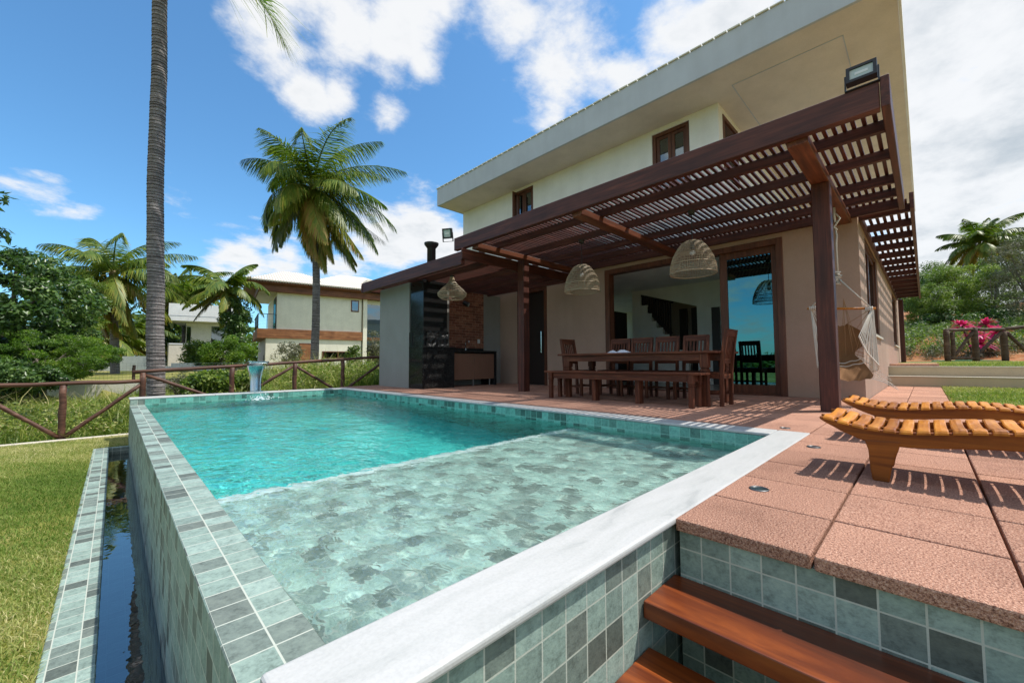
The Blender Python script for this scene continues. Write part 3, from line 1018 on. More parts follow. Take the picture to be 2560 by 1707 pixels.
def house():
    h = thing('beach_house', 'two storey tan and cream beach house with flat overhanging roof behind the pergola', 'house', (XW, 4.0, 0.0))
    # lower front wall with the wide door opening and the door to the cooking corner
    m = MB()
    T = 0.16
    m.box(XW, XW + T, 0.572, 1.449, 0, 2.66)
    m.box(XW, XW + T, 4.544, 6.13, 0, 2.66)
    m.box(XW, XW + T, 7.07, 9.3, 0, 2.66)
    m.box(XW, XW + T, 1.449, 4.544, 2.396, 2.66)
    m.box(XW, XW + T, 6.13, 7.07, 2.29, 2.66)
    m.box(XW - 0.006, XW - 0.001, 0.572, 1.40, 0.002, 0.014)
    # right wall with window openings
    z0, z1 = 0.95, 2.45
    spans = [(XW + T, 8.02), (10.25, 15.0), (17.2, 21.0)]
    for a, b in spans: m.box(a, b, 0.572, 0.73, -0.04, 2.66)
    for a, b in ((8.02, 10.25), (15.0, 17.2)):
        m.box(a, b, 0.572, 0.73, -0.04, z0); m.box(a, b, 0.572, 0.73, z1, 2.66)
    m.build('lower_wall', PLASTER_TAN, h)
    for a, b in ((8.02, 10.25), (15.0, 17.2)):
        window_unit(h, a, b, z0, z1, 0.60, 'Y', 0.07, ((a + b) / 2,), False)
        s = MB(); s.box(a - 0.04, b + 0.04, 0.535, 0.60, z0 - 0.03, z0 + 0.004)
        s.build('window_sill', CURB, h)
    n_before = set(h.children_recursive)
    # upper storey
    m = MB()
    yr = 2.285
    def span(ya, yb, za, zb): m.box(XW, XW + 0.15, ya, yb, za, zb)
    wins = [(2.772, 3.472, 3.62, 4.815), (6.53, 7.235, 3.62, 4.85)]
    span(yr, wins[0][0], 2.661, 4.9); span(wins[0][1], wins[1][0], 2.661, 4.9); span(wins[1][1], 9.305, 2.661, 4.9)
    for a, b, za, zb in wins:
        span(a, b, 2.661, za); span(a, b, zb, 4.9)
    m.box(XW + 0.15, 7.36, yr, yr + 0.15, 2.661, 4.9)
    m.box(8.15, 16.0, yr, yr + 0.15, 2.661, 4.9)
    m.box(7.36, 8.15, yr, yr + 0.15, 2.661, 3.7); m.box(7.36, 8.15, yr, yr + 0.15, 4.79, 4.9)
    m.box(XW + 0.15, 16.0, 9.15, 9.305, 2.661, 4.9)
    m.build('upper_wall', PLASTER_CREAM, h)
    # windows upstairs: the right one shut with two leaves, the left one with an opened leaf
    window_unit(h, wins[0][0], wins[0][1], wins[0][2], wins[0][3], XW + 0.03, 'X', 0.065, (3.12,))
    w2 = window_unit(h, wins[1][0], wins[1][1], wins[1][2], wins[1][3], XW + 0.03, 'X', 0.06, (6.88,))
    leaf = MB()
    y = 7.02
    leaf.box(XW - 0.20, XW + 0.03, y, y + 0.035, 3.70, 3.76); leaf.box(XW - 0.20, XW + 0.03, y, y + 0.035, 4.72, 4.78)
    leaf.box(XW - 0.20, XW - 0.15, y, y + 0.035, 3.76, 4.72); leaf.box(XW - 0.02, XW + 0.03, y, y + 0.035, 3.76, 4.72)
    leaf.build('opened_shutter', FRAME_WOOD, w2)
    # louvred shutter window in the side of the upper storey
    m = MB()
    m.box(7.36, 7.42, yr - 0.012, yr + 0.1, 3.70, 4.79); m.box(8.09, 8.15, yr - 0.012, yr + 0.1, 3.70, 4.79)
    m.box(7.42, 8.09, yr - 0.010, yr + 0.1, 4.72, 4.79)
    for k in range(24):
        z = 3.72 + k * 0.042
        m.add([(7.42, yr + 0.005, z), (8.09, yr + 0.005, z), (8.09, yr + 0.045, z + 0.04), (7.42, yr + 0.045, z + 0.04),
               (7.42, yr + 0.010, z - 0.004), (8.09, yr + 0.010, z - 0.004), (8.09, yr + 0.05, z + 0.036), (7.42, yr + 0.05, z + 0.036)],
              [(0, 1, 2, 3), (7, 6, 5, 4), (0, 4, 5, 1), (2, 6, 7, 3)])
    m.build('louvred_window', FRAME_WOOD, h)
    # roof slab: soffit, fascia and the rim of roof tiles
    m = MB(); m.box(6.35, 16.6, 0.06, 9.34, 4.90, 5.0)
    m.build('soffit', PLASTER_SOFFIT, h)
    m = MB(); m.box(6.30, 6.348, 0.05, 9.39, 4.895, 5.375); m.box(6.349, 16.6, 9.342, 9.388, 4.897, 5.373)
    m.build('fascia', PLASTER_GREY, h, bevel=0.004)
    m = MB(); m.box(6.35, 16.65, 0.028, 0.058, 4.897, 5.374)
    m.build('side_fascia', PLASTER_CREAM, h)
    m = MB(); m.box(6.352, 16.55, 0.10, 9.32, 5.001, 5.36)
    rnd = random.Random(5)
    y = 0.06
    while y < 9.35:
        m.box(6.275, 6.6, y, y + 0.165, 5.377, 5.392 + rnd.uniform(0, 0.006)); y += 0.18
    m.build('roof', PLASTER_FAR, h)
    m = MB()
    for y in (1.965, 0.595): m.box(6.86, 8.9, y, y + 0.012, 4.893, 4.9)
    m.box(6.85, 6.862, 0.595, 1.977, 4.894, 4.9)
    m.build('soffit_groove', PLASTER_GREY, h)
    # the upper storey stands 1 m further back than the pergola wall
    K = 1.147
    for o in set(h.children_recursive) - n_before:
        for v in o.data.vertices:
            w = v.co + Vector((XW, 4.0, 0.0))
            v.co = Vector((w.x * K, w.y * K, CAM.z + (w.z - CAM.z) * K)) - Vector((XW, 4.0, 0.0))
    m = MB(); m.box(XW + 0.16, 8.3, 0.735, 10.6, 2.665, 2.76); m.box(XW, 8.3, 0.575, 10.6, 2.661, 2.664)
    m.build('terrace_roof', PLASTER_GREY, h)
    m = MB(); m.box(XW + 0.16, 21.0, 0.735, 10.6, 2.6, 2.659)
    m.build('floor_slab', PLASTER_GREY, h)
    # ---------------- living room
    m = MB(); m.box(XW + 0.16, 14.0, 0.74, 9.2, -0.05, 0.0)
    m.box(XW + 0.002, XW + 0.16, 1.449, 4.544, -0.05, 0.004)
    m.build('room_floor', FLOOR_IN, h)
    m = MB(); m.box(XW + 0.161, 14.0, 0.735, 9.2, 2.42, 2.6)
    m.build('room_ceiling', INTERIOR_CEIL, h)
    X1 = 9.96
    m = MB()
    m.box(X1, X1 + 0.12, 5.25, 5.50, 0, 2.42)
    m.box(X1, X1 + 0.12, 0.74, 3.80, 0, 2.42)
    # wall over the sloped stair opening
    m.prism([(3.80, 1.862), (5.25, 2.315), (5.25, 2.42), (3.80, 2.42)], 0, X1, X1 + 0.12)
    # stepped white stringer of the staircase and the wall below it
    steps = [(5.25, 0.0), (5.25, 2.02), (5.07, 2.02), (5.07, 1.79), (4.955, 1.79), (4.955, 1.58), (4.83, 1.58), (4.83, 1.40), (4.66, 1.40), (4.66, 1.22), (4.50, 1.22), (4.50, 1.02), (4.34, 1.02), (4.34, 0.82), (4.18, 0.82), (4.18, 0.6), (4.02, 0.6), (4.02, 0.0)]
    m.prism(steps, 0, X1 + 0.005, X1 + 0.115)
    m.build('stair_wall', INTERIOR, h)
    m = MB()
    m.prism([(4.97, 1.56), (4.56, 1.16), (4.56, 0.7), (4.97, 0.7)], 0, X1 - 0.004, X1 - 0.001)
    m.build('stair_storage_door', INTERIOR_CEIL, h)
    m = MB()
    for k in range(13):
        y = 5.22 - k * 0.062
        zt = 2.295 - (5.25 - y) * 0.315
        zb = 2.02 - max(0, (5.15 - y)) * 1.32
        m.box(X1 + 0.03, X1 + 0.07, y - 0.018, y + 0.018, zb, zt)
    m.beam((X1 + 0.05, 5.25, 2.29), (X1 + 0.05, 4.40, 2.02), 0.06, 0.05)
    m.beam((X1 + 0.05, 5.20, 2.05), (X1 + 0.05, 4.46, 1.22), 0.05, 0.10)
    m.build('stair_balusters', BALUSTER, h)
    m = MB(); m.box(X1 + 1.0, X1 + 1.1, 3.0, 6.0, 0, 2.42)
    m.build('hall_wall', INTERIOR_TAN, h)
    for ya in (4.62, 4.30):
        m = MB(); m.box(X1 + 0.93, X1 + 0.999, ya - 0.20, ya, 0.0, 1.95)
        m.build('hall_door', DARK, h)
    m = MB(); m.box(X1 - 0.03, X1 - 0.002, 3.28, 3.46, 0.0, 1.79)
    m.build('inner_door', DARK, h)
    m = MB(); m.box(XW + 0.161, X1 + 0.12, 6.15, 6.27, 0, 2.42); m.box(XW + 0.161, 14.0, 0.735, 0.75, 0, 2.42)
    m.box(13.9, 14.0, 0.75, 9.2, 0, 2.42)
    m.build('room_wall', INTERIOR, h)
    m = MB(); m.box(X1 - 0.5, X1 + 0.1, 5.72, 6.148, 0, 1.87)
    m.build('kitchen_cupboard', DARK, h)
    m = MB(); m.box(XW + 0.5, X1 - 0.6, 5.6, 6.149, 0.0, 0.85)
    m.build('kitchen_counter', PLASTER_GREY, h)
    # ---------------- big sliding door
    m = MB()
    f = 0.10
    m.box(XW - 0.02, XW + 0.165, 4.444, 4.549, 0.0, 2.401)
    m.box(XW - 0.02, XW + 0.165, 1.444, 1.535, 0.0, 2.401)
    m.box(XW - 0.018, XW + 0.163, 1.535, 4.444, 2.306, 2.400)
    m.box(XW - 0.016, XW + 0.160, 1.535, 4.444, 0.0, 0.022)
    fr = m.build('door_frame', FRAME_WOOD, h, bevel=0.004)
    for k, (ya, yb, d) in enumerate(((1.537, 2.355, 0.03), (1.545, 2.363, 0.095))):
        m = MB(); t = 0.115
        m.box(XW + d, XW + d + 0.045, ya, ya + t * 0.6, 0.022, 2.306); m.box(XW + d, XW + d + 0.045, yb - t, yb, 0.022, 2.306)
        m.box(XW + d + .001, XW + d + 0.044, ya + t * 0.6, yb - t, 2.20, 2.305); m.box(XW + d + .001, XW + d + 0.044, ya + t * 0.6, yb - t, 0.023, 0.155)
        p = m.build('sliding_panel', FRAME_WOOD, h, bevel=0.003)
        g = MB(); g.box(XW + d + 0.019, XW + d + 0.025, ya + t * 0.6, yb - t, 0.155, 2.20)
        g.build('pane', GLASS_TEAL if k == 0 else GLASS_CLEAR, p)
    # ---------------- door to the cooking corner, ajar dark panel
    m = MB()
    m.box(XW - 0.02, XW + 0.16, 6.125, 6.20, 0, 2.295); m.box(XW - 0.02, XW + 0.16, 7.0, 7.075, 0, 2.295); m.box(XW - 0.018, XW + 0.158, 6.20, 7.0, 2.215, 2.294)
    m.build('side_door_frame', FRAME_WOOD, h)
    m = MB(); m.box(XW + 0.05, XW + 0.095, 6.2, 7.0, 0.005, 2.214)
    d = m.build('side_door', DARK, h)
    m = MB(); m.tube([(XW - 0.03, 6.28, 0.75), (XW - 0.03, 6.28, 1.25)], 0.012)
    m.tube([(XW - 0.03, 6.28, 0.78), (XW + 0.05, 6.28, 0.78)], 0.008); m.tube([(XW - 0.03, 6.28, 1.22), (XW + 0.05, 6.28, 1.22)], 0.008)
    m.build('handle', CHROME, d)


house()


# ================================================================== cooking corner
def cooking_corner():
    YG = 7.083
    b = thing('garden_store_block', 'plain greyish plastered block at the far end of the terrace, left of the barbecue', 'wall block', (4.42, 8.3, 0))
    m = MB(); m.box(4.42, 7.149, 7.72, 8.93, 0, 2.235); m.box(4.42, 5.45, 7.61, 7.72, 0, 2.235)
    m.build('wall', PLASTER_SAGE, b)
    m = MB(); m.box(5.45, 6.56, 7.700, 7.7195, 0.80, 2.23)
    m.build('brick_facing', BRICK, b)
    g = thing('granite_barbecue', 'tall built in barbecue clad in black granite at the left of the cooking corner', 'barbecue', (4.8, 7.35, 0))
    m = MB()
    m.box(4.42, 5.215, YG, 7.60, 0.0, 0.83)
    m.box(4.44, 5.03, YG + 0.01, 7.60, 1.17, 2.22)
    m.box(4.44, 4.50, YG + 0.005, 7.60, 0.83, 1.17)
    m.box(4.42, 5.23, 7.50, 7.60, 0.83, 1.17)
    m.build('granite_cladding', GRANITE, g, bevel=0.003)
    m = MB(); m.box(4.415, 5.24, YG - 0.014, 7.601, 0.831, 0.86)
    m.build('granite_ledge', GRANITE, g, bevel=0.002)
    m = MB()
    n = 14
    vs = []
    rnd = random.Random(9)
    for i in range(n + 1):
        for k in range(7):
            vs.append((4.51 + 0.54 * i / n, YG - 0.004 - 0.014 * rnd.random(), 0.862 + 0.315 * k / 6))
    fs = [(i * 7 + k, (i + 1) * 7 + k, (i + 1) * 7 + k + 1, i * 7 + k + 1) for i in range(n) for k in range(6)]
    m.add(vs, fs)
    m.build('plastic_cover', BLACK_PLASTIC, g)
    m = MB(); m.lathe([(0.092, 2.2), (0.092, 2.99), (0.105, 3.0), (0.15, 3.06), (0.155, 3.09), (0.155, 3.10), (0.145, 3.10), (0.10, 3.03)], (4.80, 7.36, 0), 20)
    m.build('flue_pipe', BLACK, g, smooth=True)
    k = thing('sink_counter', 'brown fronted sink cabinet with black stone top under the brick facing', 'sink cabinet', (5.9, 7.45, 0))
    m = MB(); m.box(5.24, 6.52, 7.17, 7.70, 0.76, 0.80); m.box(6.475, 6.52, 7.18, 7.70, 0.0, 0.76); m.box(5.24, 6.52, 7.66, 7.699, 0.80, 0.87)
    m.build('stone_top', GRANITE, k)
    m = MB(); m.box(5.25, 6.474, 7.23, 7.69, 0.145, 0.735)
    m.build('carcass', DARK, k)
    for i in range(2):
        m = MB(); m.box(5.262 + 0.606 * i, 5.262 + 0.600 * (i + 1), 7.205, 7.229, 0.15, 0.73)
        m.build('cabinet_door', CABINET, k, bevel=0.002)
    m = MB()
    for x in (5.35, 5.9, 6.4): m.tube([(x, 7.3, 0), (x, 7.3, 0.145)], 0.018)
    m.build('leg', STEEL, k)
    t = thing('kitchen_tap', 'small steel swan neck tap at the back of the outdoor sink', 'tap', (5.92, 7.60, 0.80))
    m = MB(); m.tube([(5.92, 7.6, 0.80), (5.92, 7.6, 0.98), (5.925, 7.585, 1.03), (5.93, 7.545, 1.055), (5.935, 7.50, 1.03), (5.935, 7.49, 0.99)], 0.011)
    m.tube([(5.92, 7.6, 0.80), (5.92, 7.6, 0.86)], 0.022)
    m.build('spout', CHROME, t, smooth=True)
    m = MB(); m.beam((5.92, 7.59, 0.87), (5.97, 7.58, 0.89), 0.012, 0.012)
    m.build('lever', CHROME, t)
    s = MB(); s.box(6.36, 6.44, 7.691, 7.699, 1.00, 1.10)
    label(s.build('wall_socket', SOCKET, bevel=0.003), 'white socket plate on the brick facing beside the tap', 'socket')
    w = thing('wall_spotlight', 'small round black spotlight fixed high on the brick facing', 'wall lamp', (5.93, 7.69, 1.93))
    m = MB(); m.tube([(5.93, 7.699, 1.93), (5.93, 7.64, 1.93)], 0.02); m.tube([(5.90, 7.66, 1.96), (5.98, 7.56, 1.90)], [0.05, 0.058])
    m.build('housing', BLACK, w, smooth=False)
    m = MB(); m.tube([(5.9801, 7.5599, 1.8999), (5.985, 7.554, 1.896)], 0.045)
    m.build('lens', DARK_GLASS_FACE, w)


cooking_corner()


# ================================================================== pergolas
def pergola():
    r = thing('slatted_pergola', 'large dark brown slatted pergola over the dining terrace, with square post and thick front beam', 'pergola', (5.35, 0.70, 0.0))
    P = PERGOLA
    m = MB(); m.box(4.12, 4.20, 0.165, 5.62, 2.452, 2.668)
    # rough hand sawn upper edge
    m.build('front_beam', P['Y'], r, bevel=0.006)
    m = MB(); m.box(4.12, 7.145, 0.105, 0.160, 2.455, 2.700)
    m.build('end_beam', P['X'], r, bevel=0.005)
    m = MB(); m.box(5.273, 5.430, 0.632, 0.788, 0.0, 2.405)
    m.build('post', P['Z'], r, bevel=0.006)
    for y in (0.632, 3.00, 5.07):
        m = MB()
        x0 = 4.202
        m.prism([(x0, 2.408), (7.14, 2.408), (7.14, 2.496), (x0, 2.496)], 1, y, y + 0.156)
        m.build('bracket_beam', BRACKET, r, bevel=0.005)
    for x in (4.66, 5.335, 6.10, 6.62):
        m = MB(); m.box(x, x + 0.055, 0.161, 5.61, 2.498, 2.598)
        m.build('rafter', P['Y'], r, bevel=0.004)
    m = MB(); m.box(7.085, 7.146, 0.161, 5.61, 2.47, 2.60)
    m.build('wall_beam', P['Y'], r, bevel=0.004)
    m = MB(); y = 0.205
    rnd = random.Random(8)
    while y < 5.35:
        j = rnd.uniform(-0.004, 0.004)
        m.box(4.205, 7.14, y + j, y + j + 0.031, 2.600, 2.619 + rnd.uniform(0, 0.003), rnd.random()); y += 0.069
    m.build('slats', P['X'], r)

    r = thing('side_eave_pergola', 'narrow dark slatted awning running along the sunlit right wall of the house', 'pergola', (7.3, 0.55, 2.4))
    m = MB(); m.box(7.147, 17.85, 0.02, 0.062, 2.455, 2.66)
    m.build('edge_beam', P['X'], r, bevel=0.004)
    m = MB(); m.box(7.32, 17.85, 0.535, 0.570, 2.46, 2.56)
    m.build('wall_plate', P['X'], r)
    x = 7.30
    while x < 17.9:
        m = MB(); m.box(x, x + 0.055, 0.063, 0.534, 2.462, 2.565)
        m.build('rafter', P['Y'], r); x += 0.765
    m = MB()
    for k in range(6):
        m.box(7.147, 17.84, 0.085 + k * 0.076, 0.085 + k * 0.076 + 0.036, 2.567, 2.587)
    m.build('slats', P['X'], r)
    m = MB(); m.box(17.60, 17.75, 0.42, 0.535, 0.40, 2.455)
    m.build('post', P['Z'], r, bevel=0.005)

    r = thing('lower_pergola', 'lower brown slatted canopy over the barbecue and sink corner', 'pergola', (5.35, 5.13, 0.0))
    m = MB(); m.box(4.00, 4.08, 5.262, 9.02, 2.132, 2.352)
    m.build('front_beam', P['Y'], r, bevel=0.006)
    m = MB(); m.box(3.995, 7.146, 5.228, 5.258, 2.22, 2.40)
    m.build('end_beam', P['X'], r, bevel=0.004)
    m = MB(); m.box(3.99, 7.10, 8.95, 9.01, 2.15, 2.30); 
    m.build('far_beam', P['X'], r)
    m = MB(); m.box(5.275, 5.43, 5.073, 5.225, 0.0, 2.406)
    m.build('post', P['Z'], r, bevel=0.006)
    for x in (4.55, 5.28, 6.0, 6.7):
        m = MB(); m.box(x, x + 0.055, 5.26, 8.94, 2.20, 2.30)
        m.build('rafter', P['Y'], r)
    m = MB(); y = 5.28
    while y < 9.0:
        m.box(4.082, 7.14, y, y + 0.034, 2.302, 2.322, rnd.random()); y += 0.069
    m.build('slats', P['X'], r)


pergola()


def flood_light(lab, c, rx, rz, w=0.25, h=0.19):
    r = thing('flood_light', lab, 'flood light', c)
    M = Matrix.Translation(Vector(c)) @ Matrix.Rotation(rz, 4, 'Z') @ Matrix.Rotation(rx, 4, 'X')
    def T(m): m.v = [tuple(M @ Vector(p)) for p in m.v]; return m
    # local: face towards -Y, width along X
    m = MB(); f = 0.022
    m.box(-w / 2, w / 2, 0.0, 0.045, 0, h)
    m.box(-w / 2, w / 2, -0.02, 0.0, 0, f); m.box(-w / 2, w / 2, -0.02, 0.0, h - f, h)
    m.box(-w / 2, -w / 2 + f, -0.02, 0.0, f, h - f); m.box(w / 2 - f, w / 2, -0.02, 0.0, f, h - f)
    T(m).build('housing', BLACK, r)
    m = MB(); m.box(-w / 2 + f, w / 2 - f, -0.008, -0.001, f, h - f)
    T(m).build('lens', DARK_GLASS_FACE, r)
    m = MB(); m.box(-0.04, 0.04, -0.011, -0.0085, h * 0.42, h * 0.58)
    T(m).build('lamp_chip', SOCKET, r)
    m = MB(); m.box(-w / 2 - 0.012, -w / 2 - 0.002, 0.0, 0.03, -0.05, h * 0.6); m.box(w / 2 + 0.002, w / 2 + 0.012, 0.0, 0.03, -0.05, h * 0.6)
    m.box(-w / 2 - 0.012, w / 2 + 0.012, 0.0, 0.03, -0.056, -0.05)
    T(m).build('yoke', BLACK, r)


flood_light('square black flood light on top of the near right corner of the big pergola', (4.11, 0.262, 2.722), math.radians(-10), math.radians(-90), 0.185, 0.135)
flood_light('tilted square flood light at the far left end of the pergola front beam', (4.10, 5.78, 2.70), math.radians(12), math.radians(-58), 0.17, 0.17)

# ================================================================== dining set
def turned_leg(m, x, y, zt, w=0.085):
    """square table leg with two notched collars"""
    h = w / 2
    for a, b, k in ((0.0, zt * 0.60, 0.80), (zt * 0.60, zt * 0.63, 0.92), (zt * 0.63, zt * 0.66, 0.74), (zt * 0.66, zt * 0.70, 0.95), (zt * 0.70, zt * 0.73, 0.78), (zt * 0.73, zt, 1.0)):
        m.box(x - h * k, x + h * k, y - h * k, y + h * k, a, b)


def dining_table():
    r = thing('dining_table', 'long dark wooden dining table with turned square legs under the pergola', 'table', (5.25, 2.80, 0))
    W = TABLE_WOOD
    m = MB()
    for k in range(5):
        m.box(4.86 + k * 0.162, 4.86 + (k + 1) * 0.162 - 0.003, 1.66, 3.96, 0.622, 0.650)
    m.build('tabletop', W['Y'], r, bevel=0.004)
    m = MB()
    m.box(4.905, 4.93, 1.86, 3.77, 0.535, 0.621); m.box(5.58, 5.605, 1.86, 3.77, 0.535, 0.621)
    m.box(4.96, 5.55, 1.79, 1.815, 0.536, 0.620); m.box(4.96, 5.55, 3.80, 3.825, 0.536, 0.620)
    m.build('apron', W['Y'], r, bevel=0.002)
    for x in (4.947, 5.57):
        for y in (1.812, 3.815):
            m = MB(); turned_leg(m, x, y, 0.621, 0.095); m.build('leg', W['Z'], r, bevel=0.004)


def bench():
    r = thing('dining_bench', 'long backless wooden bench along the pool side of the dining table', 'bench', (4.75, 2.87, 0))
    W = TABLE_WOOD
    m = MB()
    for a, b in ((4.605, 4.745), (4.749, 4.89)): m.box(a, b, 1.735, 4.01, 0.372, 0.397)
    m.build('seat', W['Y'], r, bevel=0.004)
    m = MB(); m.box(4.635, 4.655, 1.90, 3.86, 0.292, 0.3715); m.box(4.835, 4.855, 1.90, 3.86, 0.292, 0.3715)
    m.box(4.655, 4.835, 1.845, 1.865, 0.293, 0.371); m.box(4.655, 4.835, 3.895, 3.915, 0.293, 0.371)
    m.build('apron', W['Y'], r)
    for x in (4.642, 4.848):
        for y in (1.855, 3.905):
            m = MB(); turned_leg(m, x, y, 0.3715, 0.066); m.build('leg', W['Z'], r, bevel=0.003)
    m = MB()
    for y in (2.55, 3.2):
        m.box(4.70, 4.80, y - 0.03, y + 0.03, 0.0, 0.371)
    m.build('centre_leg', W['Z'], r)


def dining_chair(first_label):
    """faces +Y, origin on the floor under the rear legs' middle"""
    r = thing('dining_chair', first_label, 'chair', (0, 0, 0), 'slat backed chairs around the dining table')
    W = TABLE_WOOD
    w, d, sz, bz = 0.36, 0.36, 0.40, 0.905
    m = MB()
    for k in range(4): m.box(-w / 2, w / 2, 0.03 + k * 0.09, 0.03 + k * 0.09 + 0.087, sz - 0.022, sz)
    m.build('seat', W['X'], r, bevel=0.004, local=True)
    for s in (-1, 1):
        m = MB(); x = s * (w / 2 - 0.02)
        m.prism([(0.0, 0.0), (0.045, 0.0), (0.036, 0.40), (0.02, 0.62), (-0.035, bz), (-0.075, bz), (-0.03, 0.62), (-0.008, 0.40)], 0, x - 0.019, x + 0.019)
        m.build('rear_leg', W['Z'], r, bevel=0.003, local=True)
        m = MB(); m.box(x - 0.02, x + 0.02, d - 0.045, d - 0.005, 0.0, sz - 0.023)
        m.build('front_leg', W['Z'], r, bevel=0.003, local=True)
    m = MB()
    m.prism([(-0.071, bz), (-0.039, bz), (-0.022, 0.82), (-0.052, 0.82)], 0, -w / 2 + 0.039, w / 2 - 0.039)
    m.build('top_rail', W['X'], r, bevel=0.003, local=True)
    m = MB(); m.prism([(0.004, 0.50), (0.028, 0.50), (0.026, 0.555), (0.0, 0.555)], 0, -w / 2 + 0.039, w / 2 - 0.039)
    m.build('lower_rail', W['X'], r, local=True)
    m = MB()
    for k in range(6):
        x = -0.122 + k * 0.0488
        m.prism([(0.008, 0.555), (0.022, 0.555), (-0.030, 0.82), (-0.044, 0.82)], 0, x - 0.012, x + 0.012)
    m.build('back_slats', W['Z'], r, local=True)
    m = MB()
    m.box(-w / 2 + 0.039, w / 2 - 0.039, 0.01, 0.03, 0.32, 0.377); m.box(-w / 2 + 0.04, w / 2 - 0.04, d - 0.035, d - 0.015, 0.32, 0.377)
    for s in (-1, 1):
        x = s * (w / 2 - 0.02)
        m.box(x - 0.010, x + 0.010, 0.042, d - 0.045, 0.322, 0.376)
    m.build('seat_apron', W['X'], r, local=True)
    m = MB()
    for s in (-1, 1):
        x = s * (w / 2 - 0.02)
        m.box(x - 0.010, x + 0.010, 0.042, d - 0.045, 0.13, 0.165)
    m.box(-w / 2 + 0.031, w / 2 - 0.031, 0.16, 0.18, 0.135, 0.163)
    m.build('stretcher', W['Y'], r, local=True)
    return r


dining_table()
bench()
ch = dining_chair('slat backed wooden chair at the right head of the table, seen from behind')
ch.location = (5.225, 1.655, 0)
bpy.context.view_layer.update()
copy_thing(ch, (5.36, 4.10, 0), PI, 'slat backed wooden chair at the left head of the table, by the tan wall')
for y, lab in ((3.50, 'leftmost of the four chairs along the house side of the table'), (3.12, 'second from left of the chairs along the house side, behind the white cloth'),
               (2.71, 'third from left of the chairs along the house side, before the stairs'), (2.29, 'rightmost of the four chairs along the house side of the table')):
    copy_thing(ch, (5.90, y, 0), PI / 2, lab)


def table_cloth():
    m = MB()
    rnd = random.Random(12)
    n, k = 26, 10
    vs = []
    for i in range(n + 1):
        for j in range(k + 1):
            u = i / n; v = j / k
            x = 5.20 + 0.16 * v + 0.02 * math.sin(u * 9)
            y = 3.33 - 0.40 * u
            env = math.sin(PI * min(1, max(0, u))) ** 0.5 * math.sin(PI * v) ** 0.6
            z = 0.651 + env * (0.012 + 0.060 * abs(math.sin(u * 5.5 + 2 * v) * math.cos(v * 4 - u * 3)) * (1.15 - u * 0.75) + 0.008 * rnd.random())
            vs.append((x, y, z))
    m.add(vs, [(i * (k + 1) + j, i * (k + 1) + j + 1, (i + 1) * (k + 1) + j + 1, (i + 1) * (k + 1) + j) for i in range(n) for j in range(k)])
    label(m.build('crumpled_cloth', CLOTH_WHITE, smooth=True), 'small crumpled white cloth left lying on the dining table', 'cloth')


table_cloth()


# ================================================================== woven pendant lamps
def pendant(lab, c, prof, ribs, rings, ceiling):
    """prof: list of (t, radius, z) outline from the top ring to the rim, z relative to c"""
    r = thing('pendant_lamp', lab, 'pendant lamp', c, None)
    def at(t):
        for a, b in zip(prof, prof[1:]):
            if t <= b[0]:
                q = (t - a[0]) / (b[0] - a[0]); return a[1] + (b[1] - a[1]) * q, a[2] + (b[2] - a[2]) * q
        return prof[-1][1], prof[-1][2]
    m = MB()
    rnd = random.Random(int(c[1] * 100))
    for k in range(ribs):
        a = 2 * PI * k / ribs
        da = 0.0
        pts = []
        for i in range(15):
            t = i / 14
            rr, z = at(t)
            a2 = a + rnd.uniform(-0.012, 0.012)
            pts.append((c[0] + rr * math.cos(a2), c[1] + rr * math.sin(a2), c[2] + z))
        m.tube(pts, 0.0028, 4, False)
    def ring(t, rad):
        rr, z = at(t)
        n = 44
        pts = [(c[0] + rr * math.cos(2 * PI * k / n), c[1] + rr * math.sin(2 * PI * k / n), c[2] + z) for k in range(n + 1)]
        m.tube(pts, rad, 4, False)
    for i in range(rings):
        ring((i + 0.5) / rings, 0.0022)
    m.build('woven_shade', WICKER, r)
    for t, nm in ((0.0, 'neck_ring'), (0.62, 'waist_ring'), (1.0, 'rim')):
        m = MB()
        rr, z = at(t)
        n = 44
        m.tube([(c[0] + rr * math.cos(2 * PI * k / n), c[1] + rr * math.sin(2 * PI * k / n), c[2] + z) for k in range(n + 1)], 0.0065, 6, False)
        m.build(nm, WICKER, r)
    zt = c[2] + prof[0][2]
    m = MB(); m.tube([(c[0], c[1], zt - 0.03), (c[0], c[1], ceiling)], 0.006, 6); m.lathe([(0.035, -0.05), (0.05, 0.0)], (c[0], c[1], ceiling), 12)
    m.lathe([(0.03, -0.10), (0.022, 0.012)], (c[0], c[1], zt), 10)
    m.build('cord', BLACK, r)
    m = MB(); m.ball((c[0], c[1], zt - 0.15), 0.035, 8)
    m.build('bulb', SOCKET, r, smooth=True)


dome = [(0.0, 0.085, 0.425), (0.1, 0.13, 0.405), (0.25, 0.185, 0.335), (0.45, 0.245, 0.225), (0.62, 0.272, 0.125), (0.8, 0.283, 0.06), (1.0, 0.283, 0.0)]
drop = [(0.0, 0.03, 0.46), (0.2, 0.045, 0.36), (0.35, 0.11, 0.27), (0.5, 0.22, 0.17), (0.62, 0.275, 0.105), (0.8, 0.27, 0.05), (1.0, 0.21, 0.0)]
pendant('woven cane dome lamp hanging nearest the sliding glass panel', (5.35, 2.075, 1.665), dome, 84, 15, 2.50)
pendant('woven cane dome lamp hanging over the left end of the dining table', (5.35, 3.83, 1.655), dome, 84, 15, 2.50)
pendant('pear shaped woven lamp with narrow neck hanging before the granite barbecue', (4.60, 6.33, 1.755), drop, 64, 14, 2.21)


